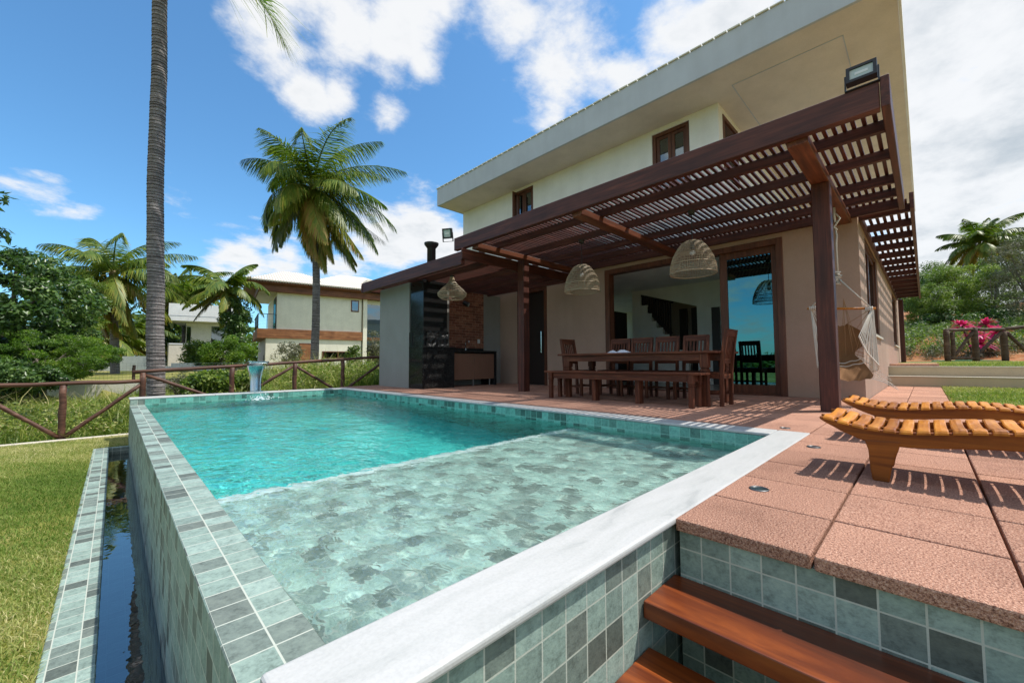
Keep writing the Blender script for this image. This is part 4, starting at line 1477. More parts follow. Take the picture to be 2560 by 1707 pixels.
# ================================================================== hanging chair
def hammock_chair():
    r = thing('hammock_chair', 'hanging rope chair with tan canvas seat and white netting beside the square post', 'hammock chair', (6.25, 0.70, 0.3))
    hook = (6.25, 0.71, 2.405); knot = (6.24, 0.70, 1.545)
    bl, br = (6.24, 1.02, 1.185), (6.24, 0.375, 1.125)
    m = MB(); m.tube([hook, (6.25, 0.712, 2.30), (6.245, 0.704, 2.22)], 0.012, 6)
    m.tube([(6.25, 0.70, 2.33), (6.26, 0.66, 2.26), (6.235, 0.69, 2.20), (6.25, 0.72, 2.16), (6.24, 0.69, 2.12)], 0.010, 6)
    m.tube([(6.245, 0.705, 2.14), (6.25, 0.695, 2.05), (6.235, 0.703, 1.95), (6.24, 0.70, knot[2])], 0.008, 6)
    rnd = random.Random(2)
    for k in range(7):
        p = [(knot[0] + rnd.uniform(-.04, .04), knot[1] + rnd.uniform(-.05, .05), knot[2] + 0.05 - 0.13 * k / 6 + rnd.uniform(-.02, .02)) for _ in range(4)]
        m.tube(p, 0.011, 5)
    m.build('suspension_rope', ROPE, r, smooth=True)
    m = MB()
    for e in (bl, br):
        for q in (-0.008, 0.008):
            m.tube([(knot[0] + q, knot[1], knot[2] - 0.02), (e[0] + q, e[1] + (0.04 if e is br else -0.04), e[2] + 0.01)], 0.008, 5)
        s = 1 if e is br else -1
        for k in range(4):
            y = e[1] + s * (0.03 + 0.018 * k)
            n = 10
            m.tube([(e[0] + 0.022 * math.cos(2 * PI * q / n), y + 0.004 * q / n, e[2] + 0.022 * math.sin(2 * PI * q / n)) for q in range(n + 1)], 0.008, 5, False)
    m.build('bar_rope', ROPE, r, smooth=True)
    m = MB(); m.tube([bl, br], 0.014, 8)
    m.build('spreader_bar', TEAK_SLAT, r, smooth=True)
    # canvas sling: rows from the gathered back top, round the seat, to the front lip (left and right edge of each row)
    rows = [((6.55, 0.83, 1.02), (6.55, 0.665, 0.99)), ((6.56, 0.94, 0.80), (6.42, 0.455, 0.79)), ((6.48, 0.96, 0.60), (6.46, 0.60, 0.62)), ((6.28, 0.95, 0.485), (6.30, 0.52, 0.52)),
            ((6.14, 0.91, 0.405), (6.15, 0.425, 0.375)), ((6.08, 0.80, 0.325), (6.10, 0.44, 0.325))]
    nu, nv = 36, 15
    def P(u, v):
        q = u * (len(rows) - 1); i = min(int(q), len(rows) - 2); f = q - i
        def cr(side, c):
            g = [rows[max(0, min(len(rows) - 1, i + k))][side][c] for k in (-1, 0, 1, 2)]
            return 0.5 * (2 * g[1] + (g[2] - g[0]) * f + (2 * g[0] - 5 * g[1] + 4 * g[2] - g[3]) * f * f + (3 * g[1] - g[0] - 3 * g[2] + g[3]) * f ** 3)
        L = [cr(0, c) for c in range(3)]
        R = [cr(1, c) for c in range(3)]
        sag = math.sin(PI * v)
        return (R[0] + (L[0] - R[0]) * v + 0.05 * sag, R[1] + (L[1] - R[1]) * v, R[2] + (L[2] - R[2]) * v - 0.035 * sag + 0.006 * math.sin(v * 22 + u * 5))
    m = MB()
    m.add([P(i / (nu - 1), j / (nv - 1)) for i in range(nu) for j in range(nv)], [(i * nv + j, (i + 1) * nv + j, (i + 1) * nv + j + 1, i * nv + j + 1) for i in range(nu - 1) for j in range(nv - 1)])
    m.build('canvas_seat', CANVAS, r, smooth=True)
    # stripes of white cloth edging across the seat
    m = MB()
    for u in (0.56, 0.63): m.tube([tuple(Vector(P(u, j / 20)) + Vector((-0.004, 0, 0.004))) for j in range(21)], 0.006, 5)
    m.build('white_binding', ROPE, r)
    # white netting from the right bar end, tan cords from the left one
    m = MB()
    low = [(6.00, 0.515, 0.80), (6.05, 0.46, 0.62), (6.16, 0.372, 0.475), (6.24, 0.38, 0.42), (6.36, 0.47, 0.39)]
    e = (6.24, 0.405, 1.125)
    n = 27
    ends = []
    for k in range(n):
        q = k / (n - 1) * (len(low) - 1); i = min(int(q), len(low) - 2); f = q - i
        p = tuple(low[i][c] + (low[i + 1][c] - low[i][c]) * f for c in range(3)); ends.append(p)
        mid = tuple((e[c] + p[c]) / 2 + (0.018 if c == 2 else rnd.uniform(-.004, .004)) for c in range(3))
        m.tube([(e[0], e[1] + rnd.uniform(-.012, .012), e[2]), mid, p], 0.005, 4, False)
    m.tube(ends, 0.008, 5)
    for t in (0.62, 0.8):
        m.tube([tuple(e[c] + (p[c] - e[c]) * t for c in range(3)) for p in ends], 0.003, 4, False)
    m.build('white_netting', ROPE, r)
    m = MB()
    for k in range(15):
        m.tube([(6.24, 0.985, 1.18), P(k / 14, 1.0)], 0.0042, 4, False)
    m.build('left_netting', ROPE, r)
    m = MB()
    for k in range(7):
        m.tube([(6.24, 0.66, 1.27), P(k / 14, 0.3 + 0.2 * math.sin(k))], 0.003, 4, False)
    for k in range(13):
        p = P(k / 12, 0.0)
        m.tube([(6.24, 0.42, 1.12), p], 0.0026, 4, False)
    m.build('tan_cords', ROPE_TAN, r)
    m = MB()
    for k in range(13):
        u = 0.35 + 0.6 * k / 12
        p = Vector(P(u, 0.0))
        q = p + Vector((rnd.uniform(-.05, .05), -0.10 - 0.12 * rnd.random(), -0.10 - 0.05 * rnd.random()))
        m.tube([p, (p + q) / 2 + Vector((0, 0, 0.015)), q], 0.0035, 4, False)
    m.build('side_fringe', ROPE, r)
    m = MB()
    for k in range(16):
        p = Vector(P(0.55 + 0.4 * k / 15, 0.5 + 0.5 * (k / 15)))
        m.tube([p, p + Vector((rnd.uniform(-.02, .02), rnd.uniform(-.02, .02), -0.07))], 0.003, 4, False)
    m.build('seat_fringe', ROPE, r)


hammock_chair()


# ================================================================== sun loungers
def lounger():
    r = thing('sun_lounger', 'wavy slatted teak sun lounger standing nearest the camera on the red paving', 'sun lounger', (2.385, 0.0, 0.0), 'two wavy teak loungers')
    # local: x from 0 (near rail) to 0.43, y negative away from the curled foot end
    key = [(0.362, 0.262), (0.33, 0.258), (0.27, 0.240), (0.20, 0.226), (0.12, 0.219), (0.05, 0.221), (-0.02, 0.228), (-0.10, 0.238), (-0.18, 0.246), (-0.26, 0.250), (-0.36, 0.246), (-0.48, 0.232), (-0.60, 0.225),
           (-0.72, 0.245), (-0.84, 0.30), (-0.96, 0.385), (-1.08, 0.48), (-1.18, 0.555)]
    def zt(y):
        for a, b in zip(key, key[1:]):
            if a[0] >= y >= b[0]:
                f = (a[0] - y) / (a[0] - b[0]); f = f * f * (3 - 2 * f) * 0.35 + f * 0.65
                return a[1] + (b[1] - a[1]) * f
        return key[-1][1]
    def th(y):
        if y > 0.18: return 0.012 + 0.052 * ((0.362 - y) / 0.182) ** 0.65
        return 0.064
    ys = [0.362 - 1.54 * i / 60 for i in range(61)]
    for x in (0.0, 0.385):
        m = MB()
        poly = [(y, zt(y)) for y in ys] + [(y, zt(y) - th(y)) for y in reversed(ys)]
        m.prism(poly, 0, x, x + 0.032)
        m.build('rail', TEAK, r, bevel=0.005, seg=2, local=True)
    for y0 in (0.155, -0.70):
        for x in (-0.002, 0.383):
            m = MB()
            zc = zt(y0) - 0.060
            m.prism([(y0 + 0.028, 0.0), (y0 + 0.034, 0.05), (y0 + 0.038, zc - 0.03), (y0 + 0.050, zc + 0.012), (y0 - 0.070, zc + 0.018), (y0 - 0.060, zc - 0.02), (y0 - 0.036, 0.06), (y0 - 0.026, 0.0)], 0, x, x + 0.036)
            m.build('leg', TEAK, r, bevel=0.006, seg=2, local=True)
        m = MB(); m.beam((0.03, y0, zt(y0) - 0.09), (0.39, y0, zt(y0) - 0.09), 0.05, 0.03)
        m.build('cross_rail', TEAK, r, local=True)
    # dished slats
    m = MB()
    rnd = random.Random(6)
    pitch, w = 0.0512, 0.0405
    y = 0.345
    k = 0
    # profile along the slat (x, dz): raised rounded ends, dip in the middle
    px = [-0.020, -0.014, 0.0, 0.030, 0.060, 0.085, 0.115, 0.16, 0.21, 0.255, 0.30, 0.33, 0.355, 0.385, 0.415, 0.430, 0.436]
    pz = [0.004, 0.009, 0.0115, 0.0125, 0.0115, 0.0085, 0.006, 0.004, 0.0035, 0.004, 0.006, 0.0085, 0.0115, 0.0125, 0.0115, 0.009, 0.004]
    while y - w > -1.17:
        ya, yb = y, y - w
        tint = rnd.random()
        sec = [(ya, -0.007, 0.0), (ya - 0.001, 0.003, 0.0), (ya - 0.005, 0.0062, 0), ((ya + yb) / 2, 0.0072, 0), (yb + 0.005, 0.0062, 0), (yb + 0.001, 0.003, 0), (yb, -0.007, 0)]
        b = []
        sl = (zt(ya) - zt(yb))
        for x, dz in zip(px, pz):
            for (yy, zz, _) in sec:
                base = zt(yb) + sl * (yy - yb) / w
                end = 0.6 if x in (px[0], px[-1]) else 1.0
                b.append((x, yy, base - 0.006 + dz + zz * end))
        n = len(sec); f = []
        for i in range(len(px) - 1):
            for q in range(n):
                q2 = (q + 1) % n
                f.append((i * n + q, i * n + q2, (i + 1) * n + q2, (i + 1) * n + q))
        f.append(tuple(reversed(range(n)))); f.append(tuple((len(px) - 1) * n + q for q in range(n)))
        m.add(b, f, tint)
        y -= pitch; k += 1
    m.build('slats', TEAK_SLAT, r, smooth=False, local=True)
    m = MB()
    for x in (0.06, 0.35):
        m.prism([(y, zt(y) + 0.006) for y in ys] + [(y, zt(y) - 0.006) for y in reversed(ys)], 0, x, x + 0.012)
    m.build('batten', TEAK, r, local=True)
    return r


lo = lounger()
bpy.context.view_layer.update()
copy_thing(lo, (3.52, 0.045, 0.0), 0.0, 'wavy slatted teak sun lounger standing behind the nearer one, beside the square post')


# ================================================================== garden steps
def garden_steps():
    r = thing('garden_steps', 'two broad beige rendered garden steps with pale edges beside the right wall of the house', 'steps', (11.8, -0.5, 0))
    m = MB(); m.box(11.70, 12.05, -7.0, 0.571, -0.3, 0.195); m.box(12.05, 12.40, -7.0, 0.571, -0.3, 0.392)
    m.build('riser_block', PLASTER_RISER, r)
    m = MB(); m.box(11.685, 12.05, -7.0, 0.570, 0.196, 0.207); m.box(12.035, 12.42, -7.0, 0.570, 0.393, 0.405)
    m.build('step_edge', CURB, r)


garden_steps()
m = MB()
x = 12.43
rnd = random.Random(5)
while x < 17.5:
    for a, b in ((-0.2, 0.185), (0.185, 0.568)): m.box(x, x + 0.379, a, b - 0.006, 0.30, 0.455, rnd.random())
    x += 0.385
label(m.build('upper_path', PAVER), kind='structure')
m = MB(); m.box(17.6, 21.9, -2.2, 0.9, 0.3, 0.49)
label(m.build('concrete_apron', CURB), kind='structure')


# ================================================================== log fences
def wobble(p, q, r0, r1, n=7, amp=0.008, seed=0):
    rnd = random.Random(seed)
    p, q = Vector(p), Vector(q)
    pts, rad = [], []
    for i in range(n):
        t = i / (n - 1)
        pts.append(p.lerp(q, t) + Vector((rnd.uniform(-amp, amp), rnd.uniform(-amp, amp), rnd.uniform(-amp, amp))))
        rad.append((r0 + (r1 - r0) * t) * rnd.uniform(0.93, 1.07))
    return pts, rad


def fence_part(r, name, p, q, r0, r1, mat, seed):
    m = MB(); a, b = wobble(p, q, r0, r1, 7, 0.006, seed); m.tube(a, b, 10)
    return m.build(name, mat, r, smooth=True)


def pool_fence():
    r = thing('log_fence', 'varnished brown log rail fence with diagonal braces beyond the far end of the pool', 'fence', (0.36, 9.47, -0.65))
    Y = 9.45
    posts = [(-2.42, -0.66, 0.20), (-1.49, -0.65, 0.20), (-0.555, -0.66, 0.20), (0.36, -0.66, 0.375), (1.64, -0.60, 0.455), (2.76, -0.45, 0.53), (3.78, -0.3, 0.59), (4.9, -0.2, 0.66)]
    for i, (x, a, b) in enumerate(posts): fence_part(r, 'post', (x, Y, a), (x, Y, b), 0.044, 0.042, LOG, i)
    for i, (p, q) in enumerate((((-3.4, Y, 0.222), (-1.45, Y, 0.222)), ((-1.5, Y, 0.222), (0.33, Y, 0.232)), ((0.22, Y, 0.392), (1.80, Y, 0.480)), ((1.75, Y, 0.480), (3.3, Y, 0.585)), ((3.25, Y, 0.58), (5.3, Y, 0.715)))):
        fence_part(r, 'rail', p, q, 0.031, 0.033, LOG, 20 + i)
    for i, (p, q) in enumerate((((-1.46, Y, 0.19), (-0.59, Y, -0.60)), ((-0.52, Y, -0.60), (0.33, Y, 0.17)), ((-1.53, Y, 0.19), (-2.40, Y, -0.60)), ((0.40, Y, 0.34), (1.60, Y, -0.22)), ((2.72, Y, 0.46), (1.70, Y, -0.20)), ((2.80, Y, 0.46), (3.74, Y, -0.15)), ((3.82, Y, -0.10), (4.86, Y, 0.62)))):
        fence_part(r, 'brace', p, q, 0.030, 0.028, LOG, 40 + i)
    m = MB(); m.box(-3.6, 0.30, 9.30, 9.40, -0.9, -0.625)
    label(m.build('edging_curb', CURB, bevel=0.01), 'low pale concrete edging strip between the lawn and the log fence', 'curb')


def gate_fence():
    D = 13.0
    pt = lambda x, y, z: (x, y, z)
    r = thing('garden_fence', 'weathered dark log fence with braces on the upper lawn at the right', 'fence', (20.43, -1.80, 0.52))
    P = [(20.43, -1.80), (20.80, -2.45), (21.6, -3.4), (22.6, -4.6)]
    for i, (x, y) in enumerate(P): fence_part(r, 'post', (x, y, 0.40), (x, y, 1.46), 0.085, 0.08, LOG_GREY, i)
    fence_part(r, 'rail', (19.75, -1.16, 1.52), (20.47, -1.84, 1.52), 0.055, 0.055, LOG_GREY, 9)
    for i in range(3):
        a, b = P[i], P[i + 1]
        fence_part(r, 'rail', (a[0], a[1], 1.53 + 0.05 * i), (b[0], b[1], 1.60 + 0.05 * i), 0.06, 0.055, LOG_GREY, 10 + i)
    fence_part(r, 'brace', (20.46, -1.88, 1.4), (20.76, -2.40, 0.55), 0.05, 0.05, LOG_GREY, 21)
    fence_part(r, 'brace', (20.84, -2.50, 0.55), (21.55, -3.35, 1.45), 0.05, 0.05, LOG_GREY, 22)
    fence_part(r, 'brace', (19.72, -1.10, 0.62), (20.40, -1.76, 1.44), 0.05, 0.05, LOG_GREY, 23)
    g = thing('log_gate', 'small square log gate with diagonal brace left of the pink leaved plant', 'gate', (19.08, -0.50, 0.55))
    a, b = (19.10, -0.50), (19.74, -1.14)
    fence_part(g, 'gate_post', (a[0], a[1], 0.45), (a[0], a[1], 1.50), 0.075, 0.07, LOG_GREY, 31)
    fence_part(g, 'gate_post', (b[0], b[1], 0.45), (b[0], b[1], 1.60), 0.085, 0.08, LOG_GREY, 32)
    c = (19.24, -0.64)
    fence_part(g, 'frame_upright', (c[0], c[1], 0.55), (c[0], c[1], 1.44), 0.055, 0.055, LOG_GREY, 33)
    fence_part(g, 'frame_rail', (19.08, -0.48, 1.49), (19.80, -1.20, 1.53), 0.05, 0.05, LOG_GREY, 34)
    fence_part(g, 'frame_rail', (19.18, -0.58, 0.60), (19.70, -1.10, 0.60), 0.045, 0.045, LOG_GREY, 35)
    fence_part(g, 'brace', (19.26, -0.66, 0.66), (19.70, -1.10, 1.44), 0.045, 0.045, LOG_GREY, 36)


pool_fence()
gate_fence()

# ================================================================== beyond the fence
def far_point(px, py, D):
    """a point seen along photograph pixel direction (source 2560 wide) at depth D: used once here to set distances"""
    d = _f + _r * ((px - 1280.0) / 1012.42) - _u * ((py - 853.5) / 1012.42)
    return CAM + d * D


def plot_walls():
    a = Vector((PLOT[0], PLOT[1], 0)); U = Vector((0.95, -0.31, 0)).normalized(); b = a + U * 9.0
    r = thing('retaining_wall', 'low cream rendered retaining wall between the wild grass and the raised plot', 'wall', ((a.x + b.x) / 2, (a.y + b.y) / 2, -1.0))
    m = MB(); m.beam((a.x, a.y, -0.52), (b.x, b.y, -0.52), 0.2, 0.88); m.build('wall', PLASTER_FAR, r)
    r = thing('wire_fence', 'wire mesh fence on wooden posts along the raised plot', 'fence', (a.x, a.y, -0.1))
    rail = []
    for i, px in enumerate((-60, 122, 318, 470, 610, 745)):
        p = a + U * (-2.4 + i * 2.35) + Vector((0.09, 0.28, 0)); g = -0.16
        m = MB(); q, rad = wobble((p.x, p.y, g - 0.1), (p.x, p.y, g + 0.66), 0.05, 0.045, 5, 0.01, i); m.tube(q, rad, 8)
        m.build('post', LOG_GREY if i else LOG, r, smooth=True); rail.append(p)
    m = MB()
    for k in range(9):
        z = -0.12 + k * 0.085
        m.tube([(p.x, p.y, z) for p in rail], 0.0035, 4)
    for i in range(len(rail) - 1):
        for k in range(24):
            p = rail[i].lerp(rail[i + 1], k / 24); m.tube([(p.x, p.y, -0.15), (p.x, p.y, 0.56)], 0.0026, 3, False)
    m.build('wire_mesh', STEEL, r)
    # pale boundary wall, block wall and the white house further back
    p, q = far_point(150, 930, 26), far_point(560, 920, 26)
    r = thing('boundary_wall', 'long low pale wall with broken top on the far side of the raised plot', 'wall', ((p.x + q.x) / 2, (p.y + q.y) / 2, 0))
    m = MB(); m.beam((p.x, p.y, 0.05), (q.x, q.y, 0.05), 0.2, 0.70)
    for t, w, h in ((0.08, 1.2, 0.25), (0.36, 0.5, 0.45), (0.46, 1.6, 0.65), (0.56, 1.0, 0.55), (0.75, 1.4, 0.2)):
        c = p.lerp(q, t); e = (q - p).normalized() * w / 2
        m.beam((c.x - e.x, c.y - e.y, 0.4 + h / 2), (c.x + e.x, c.y + e.y, 0.4 + h / 2), 0.19, h)
    m.build('wall', PLASTER_WHITE, r)
    p, q = far_point(419, 900, 33), far_point(466, 900, 34)
    r = thing('block_wall', 'raw pale block wall standing in front of the white flat roofed house', 'wall', ((p.x + q.x) / 2, (p.y + q.y) / 2, 0.2))
    m = MB(); m.beam((p.x, p.y, 1.05), (q.x, q.y, 1.05), 0.3, 2.2); m.build('wall', PLASTER_BLOCK, r)
    m = MB(); m.beam((p.x, p.y, 2.20), (q.x, q.y, 2.20), 0.36, 0.12); m.build('cap', PLASTER_GREY, r)


plot_walls()


def white_house():
    o = far_point(452, 900, 36)
    r = thing('white_house', 'white modern house with a flat cantilevered roof slab behind the bushes', 'house', (o.x, o.y, 0.2))
    r.rotation_euler = (0, 0, math.radians(-12))
    m = MB(); m.box(0.25, 3.9, 0.3, 6.0, 0, 4.05); m.build('wall', PLASTER_WHITE, r, local=True)
    m = MB(); m.box(-0.75, 4.2, -1.5, 6.5, 4.08, 5.55); m.build('roof_slab', PLASTER_WHITE, r, local=True)
    m = MB(); m.box(-0.76, 4.2, -1.515, -1.5, 4.5, 4.54); m.build('roof_groove', PLASTER_GREY, r, local=True)
    for x0, x1, z0, z1 in ((2.1, 3.1, 2.2, 3.8), (0.3, 0.6, 1.4, 3.7)):
        m = MB(); m.box(x0, x1, 0.27, 0.29, z0, z1); w = m.build('window', GLASS_CLEAR, r, local=True)
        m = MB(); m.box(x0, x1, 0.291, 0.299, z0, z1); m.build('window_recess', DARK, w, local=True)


white_house()


def neighbour():
    r = thing('neighbour_house', 'two storey cream house with pale tiled hip roof and brown timber bands behind the palm', 'house', (7.431, 31.927, 0.1))
    r.rotation_euler = (0, 0, math.atan2(-0.165, 0.986))
    L = dict(local=True)
    Z = -0.1
    m = MB(); m.box(0, 6.40, 0, 8, 0, 2.2)
    m.build('ground_floor_wall', PLASTER_FAR, r, **L)
    m = MB(); m.box(-0.03, -0.005, 0.15, 7.9, 0, 2.15)
    m.build('stone_side_wall', PLASTER_BLOCK, r, **L)
    m = MB(); m.box(-0.045, -0.032, 0.5, 1.3, 0.55, 1.05)
    m.build('side_window', DARK, r, **L)
    m = MB()
    for k in range(4): m.box(-0.53, 6.46, -0.10, 6.0, 2.21 + k * 0.165, 2.21 + k * 0.165 + 0.157)
    m.build('plank_band', PLANK, r, **L)
    m = MB(); m.box(0.62, 6.40, 0, 8, 2.86, 5.46); m.build('upper_wall', PLASTER_FAR, r, **L)
    m = MB(); m.box(-0.50, 0.62, 0.0, 7.0, 5.47, 5.50); m.build('porch_soffit', PLASTER_WHITE, r, **L)
    m = MB(); m.box(0.585, 0.612, 0.55, 2.0, 2.9, 5.1); g = m.build('balcony_door', GLASS_TEAL, r, **L)
    m = MB(); m.box(0.57, 0.618, 0.45, 0.55, 2.88, 5.2); m.box(0.57, 0.618, 2.0, 2.1, 2.88, 5.2); m.box(0.57, 0.618, 1.2, 1.28, 2.88, 5.2); m.box(0.571, 0.618, 0.55, 2.0, 5.1, 5.2)
    m.build('balcony_door_frame', FRAME_WOOD, r, **L)
    m = MB()
    for x in (-0.48, 0.05, 0.58): m.box(x - 0.02, x + 0.02, -0.06, -0.02, 2.88, 3.88)
    for y in (0.8, 1.8, 2.8, 3.8): m.box(-0.50, -0.46, y - 0.02, y + 0.02, 2.88, 3.88)
    m.box(-0.5, 0.6, -0.06, -0.02, 3.86, 3.9); m.box(-0.5, -0.46, -0.02, 5.0, 3.86, 3.9)
    for k in range(9): m.box(-0.48, 0.58, -0.045, -0.035, 2.96 + k * 0.1, 2.966 + k * 0.1)
    m.build('balcony_railing', BLACK, r, **L)
    m = MB()
    m.box(-0.55, 9.0, -0.42, -0.35, 5.44, 5.93); m.box(-0.55, -0.48, -0.35, 7.5, 5.44, 5.93)
    m.box(-0.48, 9.0, -0.349, 0.0, 5.445, 5.47)
    m.build('eave_beam', FAR_WOOD, r, **L)
    m = MB(); m.box(-1.15, 9.2, -0.78, 8.2, 5.94, 6.05); m.build('roof_deck', FAR_WOOD, r, **L)
    # two hip roofs
    def hip(u0, u1, v0, v1, z0, z1, a, b):
        vm = (v0 + v1) / 2
        m = MB()
        m.add([(u0, v0, z0), (u1, v0, z0), (u1, v1, z0), (u0, v1, z0), (a, vm, z1), (b, vm, z1)], [(0, 1, 5, 4), (1, 2, 5), (2, 3, 4, 5), (3, 0, 4), (3, 2, 1, 0)])
        m.build('tiled_roof', ROOF_TILE, r, **L)
    hip(-1.25, 5.4, -0.88, 8.4, 6.09, 7.75, 1.3, 2.6)
    hip(1.8, 11.5, -0.875, 8.6, 6.085, 8.0, 5.6, 7.6)
    m = MB()
    u = -1.25
    while u < 9.3:
        m.tube([(u, -0.93, 6.08), (u, -0.63, 6.17)], 0.062, 8); u += 0.165
    v = -1.2
    while v < 7.5:
        m.tube([(-1.30, v, 6.08), (-1.0, v, 6.17)], 0.062, 8); v += 0.165
    m.build('eave_tiles', ROOF_TILE, r, **L)
    m = MB(); m.box(6.9, 9.2, 0.4, 3.0, 6.2, 7.15); m.build('water_tank_housing', PLASTER_FAR, r, **L)
    m = MB(); m.box(2.06, 2.94, -0.03, 0.0, 0.0, 1.90); d = m.build('door_frame', FRAME_WOOD, r, **L)
    m = MB()
    for k in range(8): m.box(2.12, 2.88, -0.045, -0.031, 0.05 + k * 0.225, 0.05 + k * 0.225 + 0.215)
    d = m.build('door', PLANK, r, **L)
    m = MB(); m.box(3.60, 5.80, -0.03, 0.0, 0.80, 1.34)
    w = m.build('window', FRAME_WOOD, r, **L)
    for a, b in ((3.70, 4.66), (4.76, 5.70)):
        m = MB(); m.box(a, b, -0.036, -0.031, 0.88, 1.27); m.build('pane', GLASS_CLEAR, w, **L)
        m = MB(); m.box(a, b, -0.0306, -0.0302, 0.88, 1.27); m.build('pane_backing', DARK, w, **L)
    m = MB(); m.box(5.60, 6.18, -0.03, 0.0, 4.42, 5.32); w = m.build('window', FRAME_WOOD, r, **L)
    m = MB(); m.box(5.67, 6.11, -0.036, -0.031, 4.50, 5.25); m.build('pane', GLASS_CLEAR, w, **L)
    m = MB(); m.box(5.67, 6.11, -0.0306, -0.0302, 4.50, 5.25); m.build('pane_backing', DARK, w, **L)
    m = MB(); m.box(6.50, 6.80, -0.12, 0.3, 0, 5.44); m.build('column', PLASTER_FAR, r, **L)
    m = MB(); m.box(6.80, 11.0, 0.2, 8, 0, 5.44); m.build('glazed_wing', PLASTER_FAR, r, **L)
    for z0, z1 in ((0.1, 2.2), (2.5, 5.1)):
        m = MB(); m.box(6.85, 9.6, 0.185, 0.195, z0, z1); w = m.build('tall_window', GLASS_CLEAR, r, **L)
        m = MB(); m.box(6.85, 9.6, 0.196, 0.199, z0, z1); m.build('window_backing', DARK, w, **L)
    m = MB(); m.box(6.82, 9.7, 0.12, 0.184, 2.22, 2.48); m.build('window_transom', PLANK, r, **L)


def roof_tile_color(n):
    u = n.sep(n.obj())
    s = n.m('SINE', n.m('MULTIPLY', u[0], 38.0))
    row = n.m('FRACT', n.m('MULTIPLY', u[2], 9.0))
    c = n.ramp(n.m('ADD', n.m('MULTIPLY', s, 0.5), 0.5), [(0.0, (0.50, 0.44, 0.37)), (0.45, (0.64, 0.585, 0.51)), (1.0, (0.68, 0.63, 0.555))])
    return n.mix(n.m('LESS_THAN', row, 0.08), c, (0.52, 0.46, 0.39))


ROOF_TILE = principled('pale_clay_roof_tile', roof_tile_color, 0.8, lambda n: n.bump(n.m('SINE', n.m('MULTIPLY', n.sep(n.obj())[0], 38.0)), 0.6, 0.05))
neighbour()

# ================================================================== vegetation
def frond_arrays(origin, az, e0, L, droop, rng, n=64, wid=0.045, old=0.0, wind=(0, 0, 0), hang=0.35, lf=0.27):
    """one pinnate palm frond: rib and two rows of folded leaflets"""
    o = np.array(origin, float)
    wind = np.array(wind, float)
    steps = 44
    ts = np.linspace(0, 1, steps)
    el = e0 - droop * ts ** 1.25
    d = np.stack([np.cos(el) * math.cos(az), np.cos(el) * math.sin(az), np.sin(el)], -1)
    P = o + np.concatenate([[[0, 0, 0]], np.cumsum((d[:-1] + d[1:]) / 2 * L / (steps - 1), 0)]) + wind[None] * (ts ** 2)[:, None]
    Tn = np.gradient(P, axis=0); Tn /= np.linalg.norm(Tn, axis=1)[:, None]
    side = np.array([-math.sin(az), math.cos(az), 0.0])
    tw = rng.uniform(-0.5, 0.5)
    V, Q, T = [], [], []
    # rib: thin three sided strip
    w = 0.035 * (1 - ts) + 0.006
    nrm = np.cross(Tn, side); nrm /= np.linalg.norm(nrm, axis=1)[:, None]
    a = P + side * w[:, None]; b = P - side * w[:, None]; c = P - nrm * w[:, None] * -0.8
    base = 0
    rv = np.concatenate([a, b, c])
    V.append(rv)
    i = np.arange(steps - 1)
    for p, q in ((0, steps), (steps, 2 * steps), (2 * steps, 0)):
        Q.append(np.stack([i + p, i + p + 1, i + q + 1, i + q], -1)); T.append(np.full(steps - 1, 0.62 + 0.3 * old))
    base = len(rv)
    for s in (-1, 1):
        t = np.linspace(0.10, 0.995, n) + rng.uniform(-0.006, 0.006, n)
        x = np.clip(t, 0, 0.999) * (steps - 1)
        k = x.astype(int); f = (x - k)[:, None]
        p0 = P[k] * (1 - f) + P[np.minimum(k + 1, steps - 1)] * f
        tg = Tn[k]; nn = nrm[k]
        ang = np.radians(52 + 6 * rng.standard_normal(n)) * (1 - 0.62 * t ** 2)
        dr = side * s * np.sin(ang)[:, None] + tg * np.cos(ang)[:, None] + nn * (0.22 + 0.14 * rng.standard_normal(n))[:, None] * 1.0
        dr += np.array([0, 0, -1.0]) * (hang * (0.7 + 0.6 * t + 0.8 * old))[:, None] + wind[None] * 0.16
        dr /= np.linalg.norm(dr, axis=1)[:, None]
        ln = L * lf * (np.sin(np.pi * np.clip(0.16 + 0.80 * t, 0, 1)) ** 0.75) * rng.uniform(0.82, 1.1, n)
        mid = p0 + dr * (ln * 0.5)[:, None]
        d2 = dr + np.array([0, 0, -1.0]) * (0.45 * hang + 0.35 * old + 0.15 * rng.random(n))[:, None]
        d2 /= np.linalg.norm(d2, axis=1)[:, None]
        end = mid + d2 * (ln * 0.5)[:, None]
        wv = np.cross(dr, nn); wv /= np.linalg.norm(wv, axis=1)[:, None]
        ww = wid * rng.uniform(0.8, 1.2, n)[:, None] * 0.5
        vs = np.stack([p0 - wv * ww * 0.7, p0 + wv * ww * 0.7, mid - wv * ww, mid + wv * ww, end - wv * ww * 0.25, end + wv * ww * 0.25], 1).reshape(-1, 3)
        V.append(vs)
        r = base + np.arange(n) * 6
        Q.append(np.stack([r, r + 1, r + 3, r + 2], -1)); Q.append(np.stack([r + 2, r + 3, r + 5, r + 4], -1))
        tt = np.clip(0.22 + 0.55 * old + 0.13 * rng.standard_normal(n) + 0.12 * (1 - t), 0, 1)
        T.append(tt); T.append(np.clip(tt + 0.10 + 0.28 * old * rng.random(n), 0, 1))
        base += len(vs)
    return np.concatenate(V), np.concatenate(Q), np.concatenate(T)


